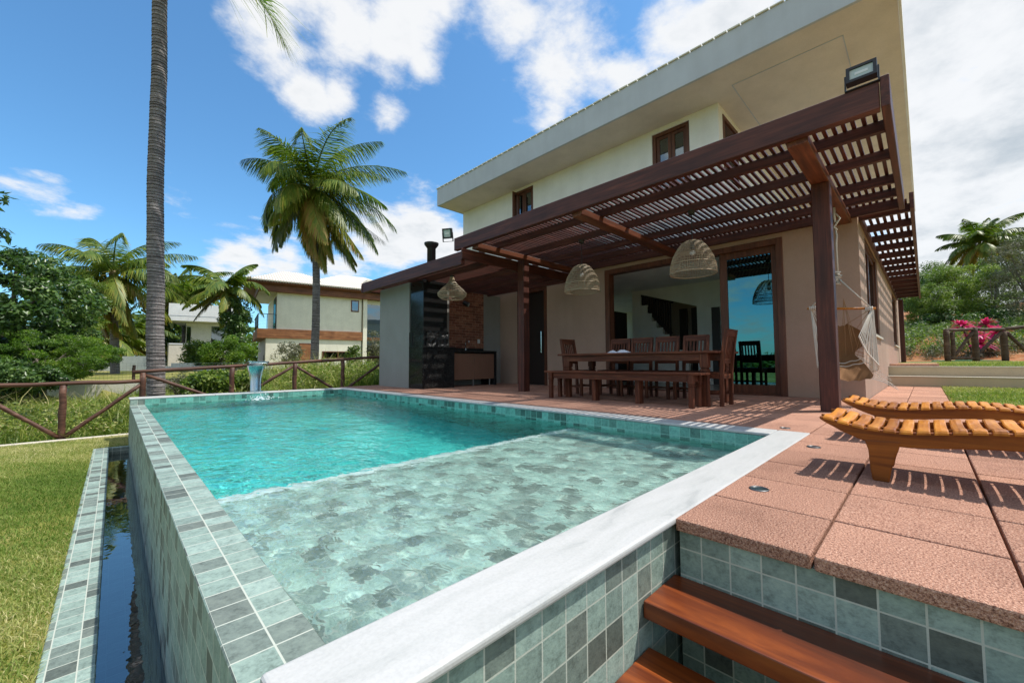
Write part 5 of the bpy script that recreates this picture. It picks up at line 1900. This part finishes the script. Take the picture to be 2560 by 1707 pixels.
def palm_trunk(root, pts, r0, r1, step, seed, n=14):
    rng = np.random.default_rng(seed)
    pts = np.array(pts, float)
    seg = np.linalg.norm(np.diff(pts, axis=0), axis=1); s = np.concatenate([[0], np.cumsum(seg)])
    m = MB()
    L = s[-1]; k = int(L / step)
    pos, rad, tint = [], [], []
    cur = 0.0
    while cur < L:
        st = step * rng.uniform(0.6, 1.4)
        r = r0 + (r1 - r0) * cur / L
        for q, kk in ((cur, 1.0 + 0.05 * rng.random()), (cur + st * 0.72, 0.985), (cur + st * 0.97, 0.925)):
            if q < L:
                pos.append([np.interp(q, s, pts[:, c]) for c in range(3)]); rad.append(r * kk); tint.append(0.85 if kk > 0.95 else 0.0)
        cur += st
    b = 0
    tl = rng.uniform(-0.16, 0.16, (len(pos), 2))
    for p, r, (ta, tb) in zip(pos, rad, tl):
        for j in range(n):
            a = 2 * PI * j / n
            rr = r * (1 + 0.02 * math.sin(3 * a + p[2] * 4))
            m.v.append((p[0] + rr * math.cos(a), p[1] + rr * math.sin(a), p[2] + 0.25 * r * (ta * math.cos(a) + tb * math.sin(a))))
    for i in range(len(pos) - 1):
        for j in range(n):
            j2 = (j + 1) % n
            m.f.append([i * n + j, i * n + j2, (i + 1) * n + j2, (i + 1) * n + j]); m.t.append(min(1, max(0, tint[i + 1] * 0.6 + tint[i] * 0.5 + rng.uniform(-.25, .25))))
    return m.build('trunk', PALM_BARK, root, smooth=False)


def palm(name_label, base, crown, L, nf, seed, group=None, r0=0.17, r1=0.12, wind=(0, 0, 0), lean=0.0, spec=None, els=(1.35, -0.95), step=0.10, n=56, wid=0.05, nuts=True, bright=0.0, lf=0.24):
    rng = np.random.default_rng(seed)
    base = Vector(base); crown = Vector(crown)
    root = thing('coconut_palm', name_label, 'palm tree', tuple(base), group)
    pts = []
    for i in range(9):
        t = i / 8
        p = base.lerp(crown, t)
        off = lean * math.sin(PI * t)
        pts.append((p.x + off * _r.x, p.y + off * _r.y, p.z))
    palm_trunk(root, pts, r0, r1, step, seed)
    fl = spec or [((i * 2.39996 + rng.uniform(-.25, .25)), els[0] + (els[1] - els[0]) * ((i + 0.5) / nf) ** 0.85 + rng.uniform(-.1, .1), rng.uniform(0.9, 1.08)) for i in range(nf)]
    for az, e0, k in fl:
        old = float(np.clip((0.55 - e0) / 1.7, 0, 1)) ** 1.3
        old = min(1, old * rng.uniform(0.4, 1.0) + bright)
        droop = 1.0 + 0.55 * rng.random() - 0.55 * max(0, -e0)
        if e0 < -0.4: droop = 0.25 + 0.3 * rng.random()
        V, Q, T = frond_arrays((crown.x, crown.y, crown.z), az, e0, L * k * (0.92 if e0 < -0.3 else 1.0), droop, rng, n, wid, old, wind, 0.62 + 0.4 * rng.random(), lf)
        np_mesh('frond', PALM_LEAF, V, Q, T, root)
    # fibrous heart with nuts
    m = MB()
    m.ball((crown.x, crown.y, crown.z - 0.05 * L / 4), 0.20 * L / 4, 8, sz=1.4)
    for i in range(9 if nuts else 0):
        a = rng.uniform(0, 2 * PI); m.ball((crown.x + 0.24 * math.cos(a), crown.y + 0.24 * math.sin(a), crown.z - 0.22 - 0.18 * rng.random()), 0.085, 6, sz=1.2)
    m.build('coconut_cluster', COCONUT, root, smooth=True)
    return root


W_R = np.array((0.714, -0.70, 0.0))
WIND = W_R * 0.75
G_PALM = 'coconut palms around the plot'
palm('tall coconut palm with full crown in front of the cream two storey house', (5.99, 18.0, -0.1), (5.72, 17.70, 7.85), 3.6, 38, 11, wind=tuple(WIND * 0.9), lean=0.12, els=(1.45, -1.35), n=130, wid=0.036, lf=0.30)
palm('yellowish coconut palm left of the bare tall trunk, beyond the wire fence', (0.05, 30.8, -0.1), (-0.2, 30.7, 5.45), 3.7, 28, 23, wind=tuple(WIND * 0.9), els=(1.45, -1.35), n=110, wid=0.048, lf=0.29, r0=0.2, r1=0.16, bright=0.05)


def near_palm():
    root = thing('coconut_palm', 'bare ringed trunk of a very tall palm just behind the log fence', 'palm tree', (0.64, 10.95, -0.8))
    pts = [(0.64, 10.95, -0.85), (0.622, 10.936, -0.08), (0.57, 10.88, 1.2), (0.545, 10.842, 2.225), (0.50, 10.80, 3.3), (0.48, 10.787, 3.85), (0.46, 10.712, 5.13), (0.457, 10.632, 6.27), (0.43, 10.58, 7.2), (0.41, 10.554, 7.9), (0.40, 10.5, 9.5)]
    palm_trunk(root, pts, 0.152, 0.112, 0.062, 3, 20)
    rng = np.random.default_rng(4)
    c = (0.40, 10.5, 9.55)
    specs = [(math.atan2(-1.46, 1.62), -0.50, 3.55, 0.66, 0.22)]
    specs += [(i * 2.4 + 0.5, e, 3.6, 0.8, 0.1) for i, e in enumerate((1.3, 1.1, 0.95, 1.2, 0.8, 0.9, 1.0))]
    for az, e0, L, dr, old in specs:
        V, Q, T = frond_arrays(c, az, e0, L, dr, rng, 110, 0.030, old, (0, 0, 0), 0.25, 0.44 if e0 < 0 else 0.22)
        np_mesh('frond', PALM_LEAF, V, Q, T, root)


near_palm()
palm('coconut palm far behind the white flat roofed house, crown showing over its roof', (4.85, 50.8, 0.3), (4.6, 50.6, 7.5), 4.6, 22, 31, wind=tuple(WIND), n=60, wid=0.13, nuts=False)
palm('vine covered coconut palm at the left corner of the cream two storey house', (5.5, 31.0, 0.1), (5.0, 31.2, 5.4), 3.1, 20, 37, wind=tuple(-WIND * 0.3), n=76, wid=0.10, nuts=False)
for i, (px, py, D, L, sd, lab) in enumerate(((262, 835, 30, 3.3, 41, 'low coconut palm in shade under the yellowish palm, on its left side'), (330, 835, 34, 3.6, 43, 'low coconut palm in shade between the yellowish palm and the bare tall trunk'),
                                    (425, 745, 46, 4.6, 47, 'distant coconut palm just right of the bare tall trunk'), (215, 850, 38, 3.2, 49, 'distant low palm half hidden behind the left trees'))):
    p = far_point(px, py, D)
    palm(lab, (p.x, p.y, 0.1), (p.x, p.y, p.z), L, 18, sd, wind=tuple(WIND * 0.6), n=56, wid=0.12, nuts=False, r0=0.2, r1=0.16)
p = far_point(2450, 612, 30); q = far_point(2300, 725, 30)
palm('leaning coconut palm on the hillside at the right, above the green trees', tuple(q - Vector((0, 0, 2.5))), tuple(p), 3.0, 26, 53, wind=tuple(W_R * 0.4), els=(1.5, -0.5), n=100, wid=0.06, nuts=False)


def leaves(rng, centers, radii, n, ln, wd, up=0.5, tint=(0.5, 0.2), fold=0.25, droop=0.0, shell=0.55):
    """n folded leaves around each clump centre; returns arrays of two quads per leaf"""
    C = np.repeat(np.asarray(centers, float), n, 0)
    R = np.repeat(np.asarray(radii, float), n, 0)
    N = len(C)
    d = rng.standard_normal((N, 3)); d /= np.linalg.norm(d, axis=1)[:, None]
    r = (shell + (1 - shell) * rng.random(N)) ** 0.8
    P = C + d * R * r[:, None]
    nrm = d * 0.6 + rng.standard_normal((N, 3)) * 0.55 + np.array([0, 0, up])
    nrm /= np.linalg.norm(nrm, axis=1)[:, None]
    ax = np.cross(nrm, rng.standard_normal((N, 3)))
    ax += np.array([0, 0, -droop])
    ax -= nrm * (ax * nrm).sum(1)[:, None]
    ax /= np.linalg.norm(ax, axis=1)[:, None]
    sd = np.cross(nrm, ax)
    l = (ln * rng.uniform(0.6, 1.25, N))[:, None]; w = (wd * rng.uniform(0.7, 1.2, N))[:, None]
    a = P; b = P + ax * l * 0.45 + sd * w * 0.5 - nrm * w * fold; c = P + ax * l; e = P + ax * l * 0.45 - sd * w * 0.5 - nrm * w * fold
    m0 = P + ax * l * 0.5
    V = np.stack([a, b, c, e, m0], 1).reshape(-1, 3)
    k = np.arange(N) * 5
    Q = np.concatenate([np.stack([k, k + 1, k + 2, k + 4], -1), np.stack([k, k + 4, k + 2, k + 3], -1)])
    clump_t = np.repeat(rng.normal(0, tint[1] * 0.7, len(centers)), n)
    t = np.clip(tint[0] + clump_t + rng.normal(0, tint[1], N), 0, 1)
    return V, Q, np.concatenate([t, t])


def clumps(rng, c, rad, k, cr, flat=0.75, keep=None):
    """clump centres spread through an ellipsoid, mostly towards its outside"""
    out, rr = [], []
    while len(out) < k:
        d = rng.standard_normal(3); d /= np.linalg.norm(d)
        r = rng.uniform(0.25, 1.0) ** 0.5
        p = np.array(c) + d * np.array(rad) * r
        if keep is not None and not keep(p): continue
        out.append(p); s = cr * rng.uniform(0.6, 1.35); rr.append((s, s, s * flat))
    return np.array(out), np.array(rr)


def tree(lab, base, c, rad, k, cr, n, ln, wd, mat, seed, cat='tree', name='broadleaf_tree', trunk=0.12, up=0.5, tint=(0.5, 0.2), droop=0.0, flat=0.75, group=None, stems=1, sub=7):
    rng = np.random.default_rng(seed)
    rnd = random.Random(seed)
    root = thing(name, lab, cat, tuple(base), group)
    C, R = clumps(rng, c, rad, k, cr, flat)
    V, Q, T = leaves(rng, C, R, n, ln, wd, up, tint, droop=droop)
    np_mesh('crown', mat, V, Q, T, root)
    m = MB()
    b = Vector(base)
    for s in range(stems):
        b2 = b + Vector((rnd.uniform(-.3, .3), rnd.uniform(-.3, .3), 0)) * (0 if stems == 1 else 1)
        fork = b2.lerp(Vector(c), 0.55) + Vector((rnd.uniform(-.15, .15), rnd.uniform(-.15, .15), 0))
        m.tube([b2, b2.lerp(fork, 0.5) + Vector((rnd.uniform(-.05, .05), rnd.uniform(-.05, .05), 0)), fork], [trunk, trunk * 0.8, trunk * 0.62], 8)
        for i in range(min(k, sub)):
            e = Vector(C[rnd.randrange(k)])
            mid = fork.lerp(e, 0.5) + Vector((rnd.uniform(-.12, .12), rnd.uniform(-.12, .12), rnd.uniform(-.05, .2)))
            m.tube([fork, mid, e], [trunk * 0.5, trunk * 0.3, trunk * 0.12], 6)
    m.build('trunk', BARK, root)
    return root


def tree_at(lab, px, py, D, wpx, hpx, mat, seed, gz, depth=None, **kw):
    """crown centred on a pixel direction of the photograph at depth D; sizes in photo pixels"""
    p = far_point(px, py, D)
    s = D / 1012.42
    a = wpx * s
    rad = (a * 0.9 if depth is None else depth, a * 0.9 if depth is None else depth, hpx * s)
    return tree(lab, (p.x, p.y, gz), tuple(p), rad, mat=mat, seed=seed, **kw)


# left side
tree_at('large dark leafy tree at the left edge of the picture, beyond the wire fence', 25, 775, 13.6, 185, 150, LEAF_DARK, 61, -0.2, k=150, cr=0.36, n=170, ln=0.17, wd=0.085, trunk=0.2, tint=(0.45, 0.22), droop=0.5)
tree_at('bright feathery tree with fine leaves in front of the dark leafy tree', 85, 893, 12.4, 180, 62, LEAF_BRIGHT, 62, -0.5, k=130, cr=0.24, n=300, ln=0.085, wd=0.022, trunk=0.07, tint=(0.42, 0.2), flat=0.45, name='feathery_tree', stems=3)
tree_at('yellow green feathery tree rising behind the dark tree, beside the yellowish palm', 195, 760, 19, 48, 95, LEAF_MID, 63, -0.1, k=46, cr=0.42, n=260, ln=0.13, wd=0.035, trunk=0.09, tint=(0.55, 0.2), flat=0.5, name='feathery_tree')
tree_at('dark dense tree in the gap under the yellowish palm', 245, 880, 36, 75, 45, LEAF_DARK, 64, 0.1, k=40, cr=0.8, n=160, ln=0.26, wd=0.13, trunk=0.2, tint=(0.3, 0.2))
tree_at('dark dense tree behind the bare tall trunk', 395, 850, 40, 60, 60, LEAF_DARK, 65, 0.1, k=36, cr=0.9, n=160, ln=0.28, wd=0.14, trunk=0.2, tint=(0.3, 0.2))
tree_at('dark dense tree far left behind the feathery trees', 60, 830, 30, 150, 90, LEAF_DARK, 75, -0.1, k=60, cr=0.9, n=160, ln=0.24, wd=0.12, trunk=0.2, tint=(0.3, 0.2))
tree_at('bright green young tree in front of the block wall', 565, 880, 20, 48, 46, LEAF_BRIGHT, 66, -0.1, k=42, cr=0.30, n=260, ln=0.10, wd=0.045, trunk=0.05, tint=(0.5, 0.22), name='young_tree', stems=2)
tree_at('dark vines and leaves climbing the palm at the corner of the cream house', 590, 820, 25.5, 26, 80, LEAF_DARK, 67, 0.1, k=36, cr=0.42, n=170, ln=0.17, wd=0.10, trunk=0.10, tint=(0.45, 0.2), cat='climbing plant', name='climbing_vine')
tree_at('small bright bush against the stone side wall of the cream house', 615, 880, 24, 16, 18, LEAF_BRIGHT, 68, 0.1, k=14, cr=0.3, n=150, ln=0.12, wd=0.06, trunk=0.04, cat='bush', name='leafy_bush')
tree_at('green leafy shrub at the foot of the white house, behind the young tree', 500, 885, 27, 40, 30, LEAF_MID, 78, 0.1, k=40, cr=0.5, n=170, ln=0.2, wd=0.08, trunk=0.05, cat='bush', name='leafy_bush', tint=(0.45, 0.2), stems=3)
tree_at('greyish twiggy bush in front of the timber door of the cream house', 722, 885, 23, 36, 28, LEAF_GREY, 69, 0.1, k=34, cr=0.26, n=60, ln=0.12, wd=0.05, trunk=0.03, cat='bush', name='twiggy_bush', stems=4)
tree_at('sparse pale shrub beside the low window of the cream house', 885, 890, 20, 16, 26, LEAF_MID, 70, 0.1, k=16, cr=0.2, n=60, ln=0.13, wd=0.07, trunk=0.03, cat='bush', name='leafy_bush', stems=2)
tree_at('dry brown shrub in front of the glazed wing of the cream house', 938, 860, 22, 18, 40, LEAF_GREY, 71, 0.1, k=26, cr=0.28, n=60, ln=0.12, wd=0.04, trunk=0.03, cat='bush', name='twiggy_bush', stems=3)
tree_at('mid green leafy bush behind the log fence, left of the waterfall spout', 530, 958, 9.2, 62, 26, LEAF_MID, 72, -0.75, k=60, cr=0.16, n=110, ln=0.085, wd=0.055, trunk=0.02, cat='bush', name='leafy_bush', tint=(0.5, 0.22), stems=4)
tree_at('mid green leafy bush behind the log fence, right beside the waterfall spout', 610, 955, 9.4, 36, 26, LEAF_MID, 73, -0.7, k=40, cr=0.15, n=110, ln=0.085, wd=0.055, trunk=0.02, cat='bush', name='leafy_bush', tint=(0.6, 0.22), stems=3)
tree_at('pale dry shrub between the bare tall trunk and the leafy bushes', 450, 965, 9.4, 26, 22, LEAF_GREY, 74, -0.8, k=26, cr=0.15, n=50, ln=0.09, wd=0.02, trunk=0.015, cat='bush', name='twiggy_bush', stems=3)

# leaves of a tree standing left of the picture
tree_at('dark dense bush below the feathery tree at the left edge, behind the log fence', 20, 945, 11.0, 105, 36, LEAF_DARK, 76, -0.85, k=80, cr=0.26, n=170, ln=0.12, wd=0.06, trunk=0.03, cat='bush', name='leafy_bush', tint=(0.4, 0.2), stems=4)
tree_at('dark green shrub behind the wire fence, under the feathery tree', 150, 925, 15.5, 50, 26, LEAF_MID, 77, -0.2, k=40, cr=0.3, n=150, ln=0.13, wd=0.05, trunk=0.03, cat='bush', name='leafy_bush', tint=(0.4, 0.2), stems=3)


def side_tree():
    rng = np.random.default_rng(80)
    b = far_point(-420, 1000, 8.0)
    root = thing('broadleaf_tree', 'leafy branch tips reaching in at the left edge, high above the dark tree', 'tree', (b.x, b.y, -0.9))
    C = [far_point(-60, 470, 8), far_point(-8, 492, 8), far_point(-20, 580, 8), far_point(-160, 420, 8), far_point(-140, 560, 8), far_point(-250, 480, 8), far_point(-5, 580, 8.1), far_point(-45, 505, 8)]
    V, Q, T = leaves(rng, [tuple(c) for c in C], [(0.20, 0.20, 0.12)] * len(C), 34, 0.17, 0.09, 0.5, (0.4, 0.2), droop=0.5)
    np_mesh('crown', LEAF_DARK, V, Q, T, root)
    m = MB()
    f = far_point(-380, 560, 8)
    m.tube([(b.x, b.y, -0.9), b.lerp(f, 0.6), f], [0.12, 0.1, 0.07], 8)
    for c in C: m.tube([f, f.lerp(c, 0.6) + Vector((0, 0, 0.08)), c], [0.05, 0.025, 0.008], 6)
    m.build('trunk', BARK, root)


side_tree()

# right side hill
for lab, px, py, D, w, h, mat, sd, k, cr, n, ln, wd, t in (
        ('pale green feathery tree in the middle of the hillside, below the leaning palm', 2390, 730, 26, 70, 75, LEAF_MID, 81, 70, 0.45, 230, 0.15, 0.04, 0.78),
        ('light green feathery tree on the hillside just right of the awning end', 2320, 765, 25, 50, 55, LEAF_MID, 82, 50, 0.42, 220, 0.15, 0.04, 0.66),
        ('dark green tree on the hillside behind the awning end', 2296, 735, 30, 40, 55, LEAF_DARK, 83, 44, 0.6, 190, 0.2, 0.09, 0.5),
        ('bright leafy tree on the hillside behind the pink leaved plant', 2480, 735, 24, 70, 70, LEAF_MID, 84, 64, 0.42, 220, 0.14, 0.045, 0.72),
        ('large brownish dry tree at the right edge of the hillside', 2580, 690, 20, 80, 110, LEAF_GREY, 85, 70, 0.5, 230, 0.15, 0.02, 0.35),
        ('dark shaded tree low on the hillside behind the garden fence', 2500, 815, 23, 80, 40, LEAF_DARK, 86, 60, 0.45, 180, 0.15, 0.07, 0.35),
        ('dark shaded bush low on the hillside, left of the pink leaved plant', 2365, 812, 24, 70, 30, LEAF_DARK, 87, 50, 0.4, 180, 0.14, 0.06, 0.45),
        ('tall green tree behind the hillside trees, right of the leaning palm', 2530, 650, 34, 60, 60, LEAF_MID, 88, 50, 0.8, 200, 0.2, 0.06, 0.4),
        ('grey green tree further up the hillside under the leaning palm', 2400, 690, 36, 90, 60, LEAF_MID, 89, 60, 0.8, 200, 0.2, 0.06, 0.35)):
    p = far_point(px, py, D)
    gz = float(ground_h(p.x, p.y))
    tree_at(lab, px, py, D, w, h, mat, sd, gz - 0.1, k=k, cr=cr, n=n, ln=ln, wd=wd, trunk=0.07, tint=(t, 0.2), flat=0.55, stems=2, group=None)


def cordyline():
    rng = np.random.default_rng(91)
    b = far_point(2440, 905, 15.2)
    gz = 0.45
    root = thing('cordyline_plant', 'pink leaved cordyline with pale variegated lower leaves behind the log gate', 'plant', (b.x, b.y, gz))
    def straps(c, n, L, w, el0, el1, tint):
        V, Q, T = [], [], []
        for i in range(n):
            az = rng.uniform(0, 2 * PI); e = rng.uniform(el0, el1); l = L * rng.uniform(0.7, 1.1)
            d0 = np.array([math.cos(az) * math.cos(e), math.sin(az) * math.cos(e), math.sin(e)])
            sd = np.array([-math.sin(az), math.cos(az), 0]) * w / 2
            p = np.array(c, float); k0 = len(V)
            for j, (q, k) in enumerate(((0, .5), (.35, 1.0), (.7, .8), (1.0, .1))):
                pt = p + d0 * l * q + np.array([0, 0, -0.45 * l * q * q]); V += [pt - sd * k, pt + sd * k]
            for j in range(3):
                Q.append([k0 + 2 * j, k0 + 2 * j + 1, k0 + 2 * j + 3, k0 + 2 * j + 2]); T.append(float(np.clip(tint + rng.normal(0, .22), 0, 1)))
        return np.array(V), np.array(Q), np.array(T)
    tops = [far_point(2405, 815, 15.2), far_point(2465, 812, 15.3), far_point(2440, 835, 15.0), far_point(2490, 830, 15.4), far_point(2450, 860, 15.1)]
    for c in tops:
        V, Q, T = straps(c, 52, 0.52, 0.085, -0.2, 1.4, 0.55); np_mesh('pink_rosette', PINK, V, Q, T, root)
    for c in (far_point(2420, 885, 15), far_point(2475, 880, 15.2), far_point(2500, 890, 15.3)):
        V, Q, T = straps(c, 60, 0.5, 0.06, -0.5, 0.9, 0.7); np_mesh('lower_leaves', LEAF_GREY, V, Q, T, root)
    m = MB()
    for c in tops: m.tube([(b.x, b.y, gz), Vector((b.x, b.y, gz)).lerp(c, 0.5), c], [0.04, 0.03, 0.025], 6)
    m.build('stem', BARK, root)


cordyline()
m = MB()
pts = [far_point(x, 914 + 3 * math.sin(x * 0.05) + (x - 2340) * 0.01, 13.2) for x in range(2330, 2520, 10)]
m.tube([(p.x, p.y, float(ground_h(p.x, p.y)) + 0.02) for p in pts], 0.016, 6)
label(m.build('garden_hose', principled('green_hose', (0.02, 0.22, 0.09), 0.4), smooth=True), 'thin green garden hose lying on the upper lawn by the steps', 'hose')


# ------------------------------------------------------------------ grass
def blades(rng, X, Y, Z, h, w, lean, tint):
    N = len(X)
    az = rng.uniform(0, 2 * PI, N)
    la = rng.uniform(0, 2 * PI, N)
    ln = lean * rng.random(N)
    sd = np.stack([np.cos(az), np.sin(az), np.zeros(N)], -1) * (w / 2)[:, None]
    up = np.stack([np.cos(la) * ln, np.sin(la) * ln, np.ones(N)], -1)
    b = np.stack([X, Y, Z], -1)
    mid = b + up * (h * 0.55)[:, None]
    up2 = up + np.stack([np.cos(la) * ln, np.sin(la) * ln, -0.35 * ln], -1) * 1.1
    tip = mid + up2 * (h * 0.45)[:, None]
    V = np.stack([b - sd, b + sd, mid + sd * 0.8, mid - sd * 0.8, tip], 1).reshape(-1, 3)
    k = np.arange(N) * 5
    Q = np.concatenate([np.stack([k, k + 1, k + 2, k + 3], -1), np.stack([k + 3, k + 2, k + 4, k + 4], -1)])
    return V, Q, np.concatenate([tint, np.clip(tint + 0.06, 0, 1)])


def tri_mesh(name, mat, V, Q, T):
    """blades carry a degenerate last quad; split it into triangles"""
    n = len(Q) // 2
    quads, tris = Q[:n], Q[n:, :3]
    me = bpy.data.meshes.new(name)
    me.vertices.add(len(V)); me.vertices.foreach_set('co', V.astype(np.float32).ravel())
    me.loops.add(n * 7)
    me.loops.foreach_set('vertex_index', np.concatenate([quads.ravel(), tris.ravel()]).astype(np.int32))
    me.polygons.add(2 * n)
    me.polygons.foreach_set('loop_start', np.concatenate([np.arange(n) * 4, n * 4 + np.arange(n) * 3]).astype(np.int32))
    me.update(calc_edges=True)
    return finish(me, name, mat, None, T)


def field(x, y, s=1.0):
    return (np.sin(x * 1.3 * s + 1.1 * np.sin(y * 0.9 * s)) + np.sin(y * 1.7 * s + 1.3 * np.sin(x * 1.1 * s + 2)) + 0.6 * np.sin(x * 4.1 * s + y * 3.3 * s)) / 2.6


def lawns():
    rng = np.random.default_rng(101)
    Xs, Ys, H = [], [], []
    for (x0, x1, y0, y1, dens, h) in ((-1.35, -0.172, 1.6, 4.2, 15000, 0.024), (-2.4, -0.172, 4.2, 9.30, 6500, 0.028), (-4.5, -2.4, 5.0, 9.30, 2500, 0.032), (-0.172, 0.19, 8.16, 9.3, 9000, 0.03), (-3.2, -1.35, 1.0, 4.2, 4500, 0.03), (-1.6, -0.172, -0.6, 1.6, 4500, 0.028)):
        n = int((x1 - x0) * (y1 - y0) * dens)
        Xs.append(rng.uniform(x0, x1, n)); Ys.append(rng.uniform(y0, y1, n)); H.append(np.full(n, h))
    X = np.concatenate(Xs); Y = np.concatenate(Ys); h = np.concatenate(H) * rng.uniform(0.5, 1.4, len(X))
    f = field(X * 1.2, Y * 0.9)
    t = np.clip(0.60 - 0.42 * np.exp(-((Y - 4.9 + 0.4 * np.sin(X * 3)) / 1.35) ** 2) + 0.20 * f + 0.15 * field(X * 4, Y * 4) + rng.normal(0, 0.17, len(X)), 0, 1)
    V, Q, T = blades(rng, X, Y, np.full(len(X), -0.652), h, np.full(len(X), 0.0042), 1.1, t)
    label(tri_mesh('lawn_grass', LAWN_BLADE, V, Q, T), kind='stuff')
    n = 26000
    X = np.concatenate([rng.uniform(6.4, 11.68, n), rng.uniform(12.45, 20.5, n)]); Y = np.concatenate([rng.uniform(-3.6, -0.22, n), rng.uniform(-4.5, -0.22, n)])
    keep = ~((X > 17.55) & (Y > -2.2)); X, Y = X[keep], Y[keep]
    t = np.clip(0.5 + 0.2 * field(X, Y) + rng.normal(0, 0.15, len(X)), 0, 1)
    V, Q, T = blades(rng, X, Y, ground_h(X, Y) - 0.003, 0.045 * rng.uniform(0.5, 1.3, len(X)), np.full(len(X), 0.011), 0.9, t)
    label(tri_mesh('upper_lawn_grass', LAWN_BLADE, V, Q, T), kind='stuff')


lawns()


def weeds():
    rng = np.random.default_rng(103)
    n = 70000
    X = rng.uniform(-6.5, 9.0, n); Y = rng.uniform(9.45, 20.0, n)
    D = 0.6993 * X + 0.7129 * Y; lat = 0.714 * X - 0.700 * Y
    keep = ((X - PLOT[0]) * 0.31 + (Y - PLOT[1]) * 0.95 < -0.15) & (D > 5.0) & (D < 15.5) & ~((X > 4.3) & (Y < 9.2))
    X, Y = X[keep], Y[keep]
    f = field(X, Y, 1.3)
    h = (0.30 + 0.20 * f + 0.16 * sstep(1.5, 4.5, X)) * rng.uniform(0.5, 1.3, len(X)) + 0.06
    tall = rng.random(len(X)) < 0.09
    h = np.where(tall, h * 1.7, h)
    t = np.clip(0.42 + 0.22 * field(X + 3, Y - 2, 0.9) + rng.normal(0, 0.16, len(X)) + 0.25 * tall, 0, 1)
    V, Q, T = blades(rng, X, Y, ground_h(X, Y) - 0.02, h, rng.uniform(0.010, 0.022, len(X)), 0.9, t)
    label(tri_mesh('wild_grass', WEED, V, Q, T), kind='stuff')
    # leafy weeds among the grass
    k = 900
    X = rng.uniform(-4.5, 7.0, k); Y = rng.uniform(9.7, 14.5, k)
    D = 0.6993 * X + 0.7129 * Y
    keep = D < 13.0
    X, Y = X[keep], Y[keep]
    g = ground_h(X, Y)
    hh = 0.16 + 0.22 * rng.random(len(X)) + 0.24 * sstep(1.8, 4.2, X)
    C = np.stack([X, Y, g + hh], -1)
    R = np.stack([0.16 + 0 * X, 0.16 + 0 * X, 0.12 + 0.35 * hh], -1)
    V, Q, T = leaves(rng, C, R, 46, 0.075, 0.032, 0.6, (0.58, 0.16), shell=0.1)
    label(np_mesh('leafy_weeds', WEED, V, Q, T), kind='stuff')
    # dry scrub and green cover on the red bank at the right
    k = 1500
    X = rng.uniform(22.5, 40, k); Y = rng.uniform(-14, 7, k)
    s = X - 0.2 * Y
    keep = s > 23.6 + 1.0 * rng.random(k)
    X, Y = X[keep], Y[keep]
    C = np.stack([X, Y, ground_h(X, Y) + 0.15], -1)
    R = np.stack([0.55 + 0 * X, 0.55 + 0 * X, 0.35 + 0 * X], -1)
    V, Q, T = leaves(rng, C, R, 60, 0.20, 0.045, 0.5, (0.42, 0.25), shell=0.2)
    label(np_mesh('bank_scrub', LEAF_MID, V, Q, T), kind='stuff')
    k = 160
    X = rng.uniform(22.9, 24.6, k); Y = rng.uniform(-6, 6, k)
    C = np.stack([X, Y, ground_h(X, Y) + 0.12], -1)
    R = np.stack([0.3 + 0 * X, 0.3 + 0 * X, 0.3 + 0 * X], -1)
    V, Q, T = leaves(rng, C, R, 60, 0.22, 0.016, 0.3, (0.35, 0.25), shell=0.2)
    label(np_mesh('dry_scrub', LEAF_GREY, V, Q, T), kind='stuff')


weeds()


def far_wood():
    """distant tree line round the left and back of the plot"""
    rng = np.random.default_rng(120)
    k = 420
    a = rng.uniform(-2.9, 0.62, k)           # angle from the view axis, to the left and behind
    D = rng.uniform(50, 66, k)
    az = math.radians(44.45) + a
    X = D * np.sin(az); Y = D * np.cos(az)
    h = 3.2 + 1.6 * np.sin(a * 7) + 1.2 * np.sin(a * 17 + 1)
    Z = ground_h(X, Y) + rng.random(k) ** 0.7 * h
    C = np.stack([X, Y, Z], -1)
    R = np.stack([2.2 + 0 * X, 2.2 + 0 * X, 1.5 + 0 * X], -1) * rng.uniform(0.6, 1.2, (k, 1))
    V, Q, T = leaves(rng, C, R, 90, 0.75, 0.42, 0.5, (0.38, 0.2))
    label(np_mesh('far_wood', LEAF_MID, V, Q, T), kind='stuff')


far_wood()
